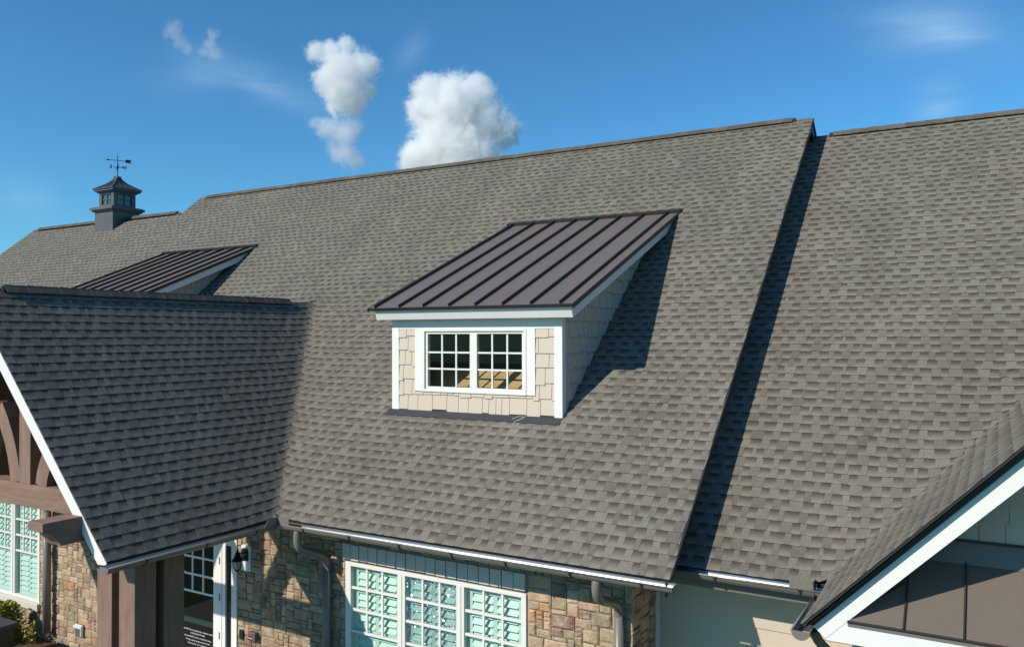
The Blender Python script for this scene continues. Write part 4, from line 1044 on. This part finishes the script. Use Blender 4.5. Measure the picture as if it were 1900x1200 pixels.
gutter('gutter under the wing roof eave right of the rake shadow', (-3.25, 0.545, 2.868), (-1.40, 0.545, 2.868), (0, -1, 0), [0.756, 1.583], (False, True),
       [([(-1.767, 0.466, 2.868), (-1.549, 0.466, 2.868), (-1.549, 0.466, 2.962), (-1.762, 0.466, 2.966)], (0, 0.004, 0)), ([(-1.546, 0.466, 2.80), (-1.546, 0.60, 2.868), (-1.546, 0.60, 2.95), (-1.546, 0.466, 2.962)], (0.004, 0, 0))])
gutter('shaded gutter along the porch roof edge above the posts', (XE + 0.062, -2.46, 2.868), (XE + 0.062, -0.11, 2.868), (1, 0, 0), [0.45, 1.25, 2.0], (True, False),
       [([(-8.026, -0.36, 2.868), (-8.026, -0.142, 2.868), (-8.026, -0.142, 2.975), (-8.026, -0.30, 2.955)], (0.004, 0, 0))])
gutter('short gutter on the left side of the front gable, pointing at the viewer', (-1.468, -0.49, 2.802), (-1.468, 0.52, 2.802), (-1, 0, 0), [0.38], (True, True))
hp = thing('gutter_hanger', 'small pale screwed metal tab inside the end of the short gutter', 'bracket', (-1.41, -0.47, 2.79))
boxo('tab', -1.452, -1.394, -0.484, -0.46, 2.765, 2.803, GUTIN, hp, 0.002); MB().tube([(-1.42, -0.487, 2.786), (-1.42, -0.494, 2.786)], 0.008, 8).build('screw', OFFW, hp); MB().tube([(-1.435, -0.487, 2.773), (-1.435, -0.494, 2.773)], 0.006, 8).build('screw', GREY, hp)

def downspout(label, path, r=0.05, zbot=0.1, straps=()):
    t = thing('downspout', label, 'downspout', (path[-1][0], path[-1][1], zbot), 'round downspouts')
    P = bez(path, 8); rad = []
    for i, p in enumerate(P):
        curved = 3 < i < len(P) - 3
        rad.append(r * (1.0 + (0.035 if (i % 2 == 0 and curved) else 0)))
    MB().tube(P, rad, 16).build('elbow', GUT, t, smooth=True)
    e = path[-1]
    MB().tube([(e[0], e[1], e[2] + 0.05), (e[0], e[1], zbot)], r * 1.06, 16).build('pipe', GUT, t, smooth=True)
    for z in straps: boxo('strap', e[0] - r - 0.03, e[0] + r + 0.03, e[1] + r * 0.4, e[1] + r * 0.4 + 0.02, z - 0.015, z + 0.015, GUT, t)
    return t
downspout('round downspout with S bend left of the triple window', [(-7.748, -0.06, 2.80), (-7.748, -0.06, 2.66), (-7.738, -0.02, 2.575), (-7.70, 0.10, 2.505), (-7.66, 0.25, 2.44), (-7.64, 0.335, 2.36), (-7.637, 0.355, 2.24)], straps=(1.9, 0.9))
downspout('round downspout with S bend at the stone corner below the wing', [(-3.553, -0.06, 2.80), (-3.553, -0.06, 2.69), (-3.545, 0.0, 2.60), (-3.52, 0.12, 2.545), (-3.50, 0.25, 2.50), (-3.490, 0.335, 2.42), (-3.488, 0.355, 2.30)], straps=(1.9, 0.9))
downspout('tall dark downspout between the porch-side window and the posts', [(-14.05, -0.06, 2.80), (-14.05, -0.06, 2.66), (-14.05, 0.0, 2.57), (-14.05, 0.2, 2.47), (-14.05, 0.32, 2.40), (-14.05, 0.335, 2.25)], r=0.058, zbot=0.25, straps=(1.6,))
downspout('ribbed elbow dropping from the short gable gutter behind the white fascia', [(-1.40, -0.30, 2.76), (-1.39, -0.29, 2.73), (-1.36, -0.26, 2.66), (-1.31, -0.2, 2.58), (-1.25, -0.1, 2.50), (-1.22, -0.04, 2.40), (-1.215, 0.0, 2.25)], r=0.042)

# ------------------------------------------------------------------ porch timber
def band(path, w):
    """flat band polygon following a path in the x-z plane"""
    P = [Vector((a, 0, b)) for a, b in path]; L, R = [], []
    for i, p in enumerate(P):
        d = (P[min(i + 1, len(P) - 1)] - P[max(i - 1, 0)]).normalized(); n = Vector((-d.z, 0, d.x))
        L.append((p + n * w / 2)); R.append((p - n * w / 2))
    return L, R
def bandmesh(path, w, y0, y1):
    L, R = band(path, w); mb = MB(); n = len(L)
    for i in range(n - 1):
        a, b, c, d = L[i], L[i+1], R[i+1], R[i]
        vs = [(v.x, y0, v.z) for v in (a, b, c, d)] + [(v.x, y1, v.z) for v in (a, b, c, d)]
        fs = [(0,3,2,1), (4,5,6,7), (0,1,5,4), (2,3,7,6)]
        if i == 0: fs.append((3,0,4,7))
        if i == n - 2: fs.append((1,2,6,5))
        mb.add(vs, fs)
    return mb
def make_truss(y0, y1, label):
    t = thing('timber_truss', label, 'truss', (XP, y0, 3.21), 'timber trusses under the porch roof')
    off = -0.33
    def under(x): return ZP + off - TQ * abs(x - XP) 
    xr = XP + (ZP + off - 3.21) / TQ; xt = XP + (ZP + off - 3.483) / TQ
    MB().prism([(2 * XP - xr + 0.0, y0, 3.21), (xr, y0, 3.21), (xt, y0, 3.483), (2 * XP - xt, y0, 3.483)], (0, y1 - y0, 0)).build('bottom_chord', BEAMH, t, bevel=0.006)
    for s in (1, -1):
        X = lambda x: XP + s * (x - XP)
        P4 = [(X(-10.463), 3.4835), (X(-10.216), 3.4835), (X(-10.216), under(-10.216)), (X(-10.463), under(-10.463))]
        MB().prism([(a, y0 + 0.006, b) for a, b in P4], (0, y1 - y0 - 0.012, 0)).build('post', BEAM, t, bevel=0.005)
        pth = [(X(-10.03), 3.484), (X(-10.005), 3.60), (X(-9.955), 3.72), (X(-9.885), 3.85), (X(-9.80), 3.98), (X(-9.70), 4.11)]
        bandmesh([(-9.64 if False else a, b) for a, b in pth], 0.23, y0 + 0.03, y1 - 0.03).build('brace', BEAM, t)
        pth = [(X(-10.59), 3.484), (X(-10.615), 3.62), (X(-10.67), 3.82), (X(-10.76), 4.03), (X(-10.87), 4.22), (X(-11.0), 4.40)]
        bandmesh(pth, 0.22, y0 + 0.032, y1 - 0.032).build('brace', BEAM, t)
        e1, e2 = X(XP + 0.02), X(xt)
        MB().prism([(X(XP), y0 + 0.003, ZP - 0.27), (X(-8.75), y0 + 0.003, ZP - 0.27 - TQ * (XP * -1 - 8.75) ), (X(-8.75), y0 + 0.003, ZP - 0.45 - TQ * (XP * -1 - 8.75)), (X(XP), y0 + 0.003, ZP - 0.45)], (0, y1 - y0 - 0.006, 0)).build('rafter', BEAM, t)
    return t
make_truss(-2.08, -1.82, 'brown timber truss with curved braces in the porch gable front')
ol = MB().prism([(-8.92, -2.81, 3.332), (-8.92, -2.81, 3.236), (-8.92, -2.76, 3.222), (-8.92, -2.70, 3.19), (-8.92, -2.645, 3.13), (-8.92, -2.61, 3.06), (-8.92, -2.15, 3.06), (-8.92, -2.15, 3.332)], (0.28, 0, 0)).build('outrigger_beam', BEAMH, None, bevel=0.006)
tag(ol, 'brown timber beam end jutting forward through the white porch rake board', 'beam')
for i, (a, b, y0, y1, lb) in enumerate(((-8.70, -8.41, -1.90, -1.625, 'lit brown square post at the outer corner of the porch cluster'), (-9.115, -8.835, -1.90, -1.625, 'lit brown square post with cracks, leftmost of the porch cluster'), (-8.70, -8.41, -1.52, -1.245, 'shaded brown post nearest the glass door'))):
    o = boxo('porch_post', a, b, y0, y1, 0.12, 2.86, BEAM, None, 0.008); tag(o, lb, 'post', 'porch posts standing in a cluster of three')

# ------------------------------------------------------------------ right wing wall
ww = thing('wing_wall', 'smooth beige board siding wall below the wing roof gutter', 'wall', (-2.4, 1.04, 0))
z = 0.0; i = 0
while z < 2.68:
    z1 = min(z + 0.20, 2.684)
    MB().prism([(-3.315, 1.116, z), (-3.315, 1.129, z1 + 0.0), (-3.315, 1.14, z1), (-3.315, 1.14, z)], (2.6, 0, 0)).build('siding_board', SIDING, ww)
    z += 0.20
boxo('corner_board', -3.369, -3.319, 1.098, 1.14, 0, 2.684, WHITE, ww)
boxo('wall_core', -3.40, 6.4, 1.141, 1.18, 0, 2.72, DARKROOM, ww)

# ------------------------------------------------------------------ right gable: shake wall, metal pent roof
gw = thing('gable_wall', 'shaded grey-beige shake wall inside the front gable above the metal pent roof', 'wall', (0.2, -0.22, 2.7))
YGW = 0.09
cl = [(TG, -1, ZG - TG * XG - 0.20)]
shakes(gw, -0.9, 3.0, 3.600, 0.163, cl, lambda u, v, h: (u, YGW - h, v), random.Random(9), wr=(0.185, 0.2), stag=0.0, t0=0.013, t1=0.003, vmax=5.6, gap=0.006)
MB().prism([(-1.0, YGW + 0.001, 3.0), (XGR * 2 + 1.0, YGW + 0.001, 3.0), (XGR, YGW + 0.001, zgr - 0.15)], (0, 0.03, 0)).build('wall_panel', SHAKE, gw)
boxo('lower_wall', -1.15, 4.2, YGW + 0.02, YGW + 0.06, 0, 2.78, SIDING, gw); boxo('side_wall', -1.15, -1.11, YGW + 0.061, 1.11, 0, 2.86, SIDING, gw); boxo('under_soffit', -1.24, 4.2, YB + 0.03, YGW + 0.018, 2.775, 2.789, WHITE, gw)
# frieze boards of the gable following the rake
MB().prism([(XGR, YGW - 0.03, zgr - 0.20), (-0.95, YGW - 0.03, gl(-0.95) - 0.20), (-0.95, YGW - 0.03, gl(-0.95) - 0.30), (XGR, YGW - 0.03, zgr - 0.30)], (0, 0.027, 0)).build('frieze_board', SIDING, gw)
pr_ = thing('metal_pent', 'steep brown metal pent roof strip sunlit behind the white gable rake board', 'roof', (-1.07, YG, 2.96))
A0, A1 = Vector((0, YB - 0.014, 2.962)), Vector((0, 0.062, 3.414)); upv = (A1 - A0).normalized(); nv = Vector((0, -upv.z, upv.y)); LPn = (A1 - A0).length
def pp(x, s, h): v = A0 + upv * s + nv * h; return (x, v.y, v.z)
seam_x = [-1.085, -0.676, -0.257, 0.162, 0.581, 1.0, 1.42, 1.84, 2.26, 2.68, 3.1, 3.5]
for a, b in zip(seam_x[:-1], seam_x[1:]):
    s1 = LPn
    if a < -0.8: MB().prism([pp(a, 0, 0), pp(b - 0.001, 0, 0), pp(b - 0.001, s1 * 0.62, 0), pp(a + 0.06, 0.13, 0)], tuple(nv * 0.003)).build('roof_panel', METAL, pr_)
    else: MB().prism([pp(a + 0.001, -0.0, 0), pp(b - 0.001, -0.0, 0), pp(b - 0.001, s1, 0), pp(a + 0.001, s1, 0)], tuple(nv * 0.003)).build('roof_panel', METAL, pr_)
    if a > -0.8: MB().prism([pp(a - 0.006, 0.004, 0), pp(a - 0.006, 0.004, 0.026), pp(a - 0.006, s1 - 0.012, 0.026), pp(a - 0.006, s1 - 0.012, 0)], (0.012, 0, 0)).build('standing_seam', METALDARK, pr_)
MB().prism([pp(-1.09, -0.008, -0.004), pp(-1.09, -0.008, 0.008), pp(-1.09, 0.012, 0.008), pp(-1.09, 0.012, 0.003)], (4.6, 0, 0)).build('drip_edge', METALDARK, pr_)
boxo('drip_face', -1.088, 3.5, YB - 0.010, YB - 0.001, 2.927, 2.9565, GUT, pr_)
MB().prism([(-0.62, 0.035, 3.404), (-0.50, 0.078, 3.585), (-0.50, 0.084, 3.585), (-0.62, 0.084, 3.40)], (4.0, 0, 0)).build('wall_flashing', METAL, pr_)
boxo('flashing_cap', -0.48, 3.5, 0.050, 0.086, 3.585, 3.604, METALDARK, pr_)
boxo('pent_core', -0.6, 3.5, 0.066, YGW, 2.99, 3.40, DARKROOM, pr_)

# ------------------------------------------------------------------ garden pieces at lower left
pier = thing('garden_pier', 'low dark pier with a flat cap at the left edge of the picture', 'pier', (-14.0, -0.55, 0))
boxo('shaft', -14.26, -13.80, -0.78, -0.34, 0.0, 0.60, BLACK, pier, 0.01); boxo('cap', -14.31, -13.75, -0.83, -0.29, 0.6005, 0.66, FLASH, pier, 0.012)
def leaf_mat():
    m, t, b = nodes_of('yellow_green_leaf'); a = noisen(t, 8, 3, 0.5, posn(t))
    t.links.new(mixc(t, a, (0.16, 0.22, 0.025), (0.42, 0.42, 0.06)), b.inputs['Base Color']); b.inputs['Roughness'].default_value = 0.55; return m
LEAF = leaf_mat()
def shrub(label, c, rx, h, n, seed):
    t = thing('shrub', label, 'shrub', c, 'shrubs in the bed under the window'); rg = random.Random(seed)
    mb = MB()
    for i in range(n):
        a, u, q = rg.uniform(0, 2 * math.pi), rg.random() ** 0.5, rg.random()
        lump = 0.75 + 0.25 * math.sin(3 * a + seed)
        p = Vector((c[0] + rx * u * lump * math.cos(a) * (1 - 0.4 * q * q), c[1] + rx * u * lump * math.sin(a) * (1 - 0.4 * q * q), c[2] + h * (0.12 + 0.88 * q)))
        d = Vector((rg.gauss(0, 1), rg.gauss(0, 1), rg.gauss(0.3, 0.8))).normalized(); s = d.cross(Vector((rg.gauss(0,1), rg.gauss(0,1), rg.gauss(0,1)))).normalized(); l = rg.uniform(0.045, 0.08)
        mb.add([p, p + d * l * 0.5 + s * l * 0.3, p + d * l, p + d * l * 0.5 - s * l * 0.3], [(0, 1, 2, 3)])
    mb.build('foliage', LEAF, t)
    for k in range(7):
        a = k * 0.9; MB().tube([(c[0], c[1], c[2]), (c[0] + 0.2 * rx * math.cos(a), c[1] + 0.2 * rx * math.sin(a), c[2] + h * 0.4), (c[0] + 0.6 * rx * math.cos(a), c[1] + 0.6 * rx * math.sin(a), c[2] + h * 0.8)], [0.012, 0.009, 0.004], 5).build('stem', BEAM, t)
shrub('sunlit yellow-green shrub beside the dark pier', (-14.80, -0.05, 0.05), 0.40, 0.66, 3600, 4)
shrub('second yellow-green shrub further left under the window', (-15.6, -0.15, 0.05), 0.45, 0.55, 3000, 8)
shrub('small dark straggly plant at the foot of the tall downspout', (-14.25, 0.18, 0.05), 0.14, 0.34, 140, 9)

# ------------------------------------------------------------------ clouds
def cloud(label, blobs, dist, seed, dens=0.16, scale=0.055, amp=1.25, soft=1.0):
    """blobs: (u, v, radius in picture pixels, depth offset) read off the photograph and set out at a real distance"""
    B = []
    for (u, v, r) in blobs:
        d = (FWD * FPX + RGT * (u - 950) - UPV * (v - 600)); p = CAM + d * (dist / FPX); B.append((p, r * dist / FPX))
    rg = random.Random(seed)
    c = sum((b[0] for b in B), Vector()) / len(B)
    lo = Vector((min(b[0][i] - b[1] * 1.5 for b in B) for i in range(3))); hi = Vector((max(b[0][i] + b[1] * 1.5 for b in B) for i in range(3)))
    m = bpy.data.materials.new('cloud_volume'); m.use_nodes = True; t = m.node_tree; t.nodes.clear()
    o_ = t.nodes.new('ShaderNodeOutputMaterial'); pv = t.nodes.new('ShaderNodeVolumePrincipled')
    pv.inputs['Color'].default_value = (1, 1, 1, 1); pv.inputs['Anisotropy'].default_value = 0.0
    p = posn(t)
    acc = None
    for (q, r) in B:
        sub = t.nodes.new('ShaderNodeVectorMath'); sub.operation = 'DISTANCE'; t.links.new(p, sub.inputs[0]); sub.inputs[1].default_value = q
        f = mathn(t, 'SUBTRACT', 1.0, mathn(t, 'DIVIDE', sub.outputs['Value'], r))
        if acc is None: acc = f
        else:
            n = t.nodes.new('ShaderNodeMath'); n.operation = 'SMOOTH_MAX'; t.links.new(acc, n.inputs[0]); t.links.new(f, n.inputs[1]); n.inputs[2].default_value = 0.25; acc = n.outputs[0]
    n1 = noisen(t, scale, 10, 0.68, p, 0.9)
    n2_ = noisen(t, scale * 4.2, 5, 0.65, p, 0.4)
    f = mathn(t, 'ADD', acc, mathn(t, 'ADD', mathn(t, 'MULTIPLY', mathn(t, 'SUBTRACT', n1, 0.5), amp), mathn(t, 'MULTIPLY', mathn(t, 'SUBTRACT', n2_, 0.5), amp * 0.42)))
    f = mathn(t, 'MULTIPLY', mathn(t, 'SUBTRACT', f, 0.04), 2.6 / soft, True)
    f = mathn(t, 'MULTIPLY', f, dens)
    t.links.new(f, pv.inputs['Density']); t.links.new(pv.outputs[0], o_.inputs['Volume'])
    mb = MB()
    mb.box(lo.x, hi.x, lo.y, hi.y, lo.z, hi.z)
    o = mb.build('cloud', m); tag(o, label, 'cloud', 'small fair-weather clouds')
    m.cycles.volume_step_rate = 0.5 if hasattr(m.cycles, 'volume_step_rate') else None
    return o
D_ = 900
cloud('large puffy white cloud just above the ridge at centre', [(845, 200, 66), (795, 168, 36), (880, 180, 44), (888, 152, 22), (905, 225, 46), (935, 245, 36), (830, 265, 70), (772, 296, 40), (860, 300, 76), (785, 205, 38), (800, 300, 50)], D_, 1, dens=0.115, scale=0.070, amp=1.75)
cloud('puffy white cloud left of the largest one, upper half of a pair', [(636, 138, 52), (588, 100, 24), (612, 96, 24), (672, 125, 36), (640, 172, 48), (606, 150, 28), (676, 168, 26), (642, 84, 20), (660, 195, 24)], D_, 2, dens=0.105, scale=0.075, amp=1.9)
cloud('thin ragged cloud hanging below the upper cloud of the pair', [(605, 240, 26), (636, 252, 34), (655, 236, 24), (638, 284, 30), (660, 300, 22), (582, 228, 14)], D_, 3, dens=0.055, scale=0.080, amp=2.3, soft=1.5)
cloud('faint wispy cloud tuft at upper left', [(322, 58, 22), (336, 76, 18), (348, 92, 14)], D_, 4, dens=0.030, scale=0.085, amp=2.5, soft=1.7)
cloud('faint wispy cloud tuft just right of the leftmost one', [(395, 64, 13), (390, 84, 18), (400, 100, 18), (378, 98, 12)], D_, 5, dens=0.034, scale=0.085, amp=2.5, soft=1.7)
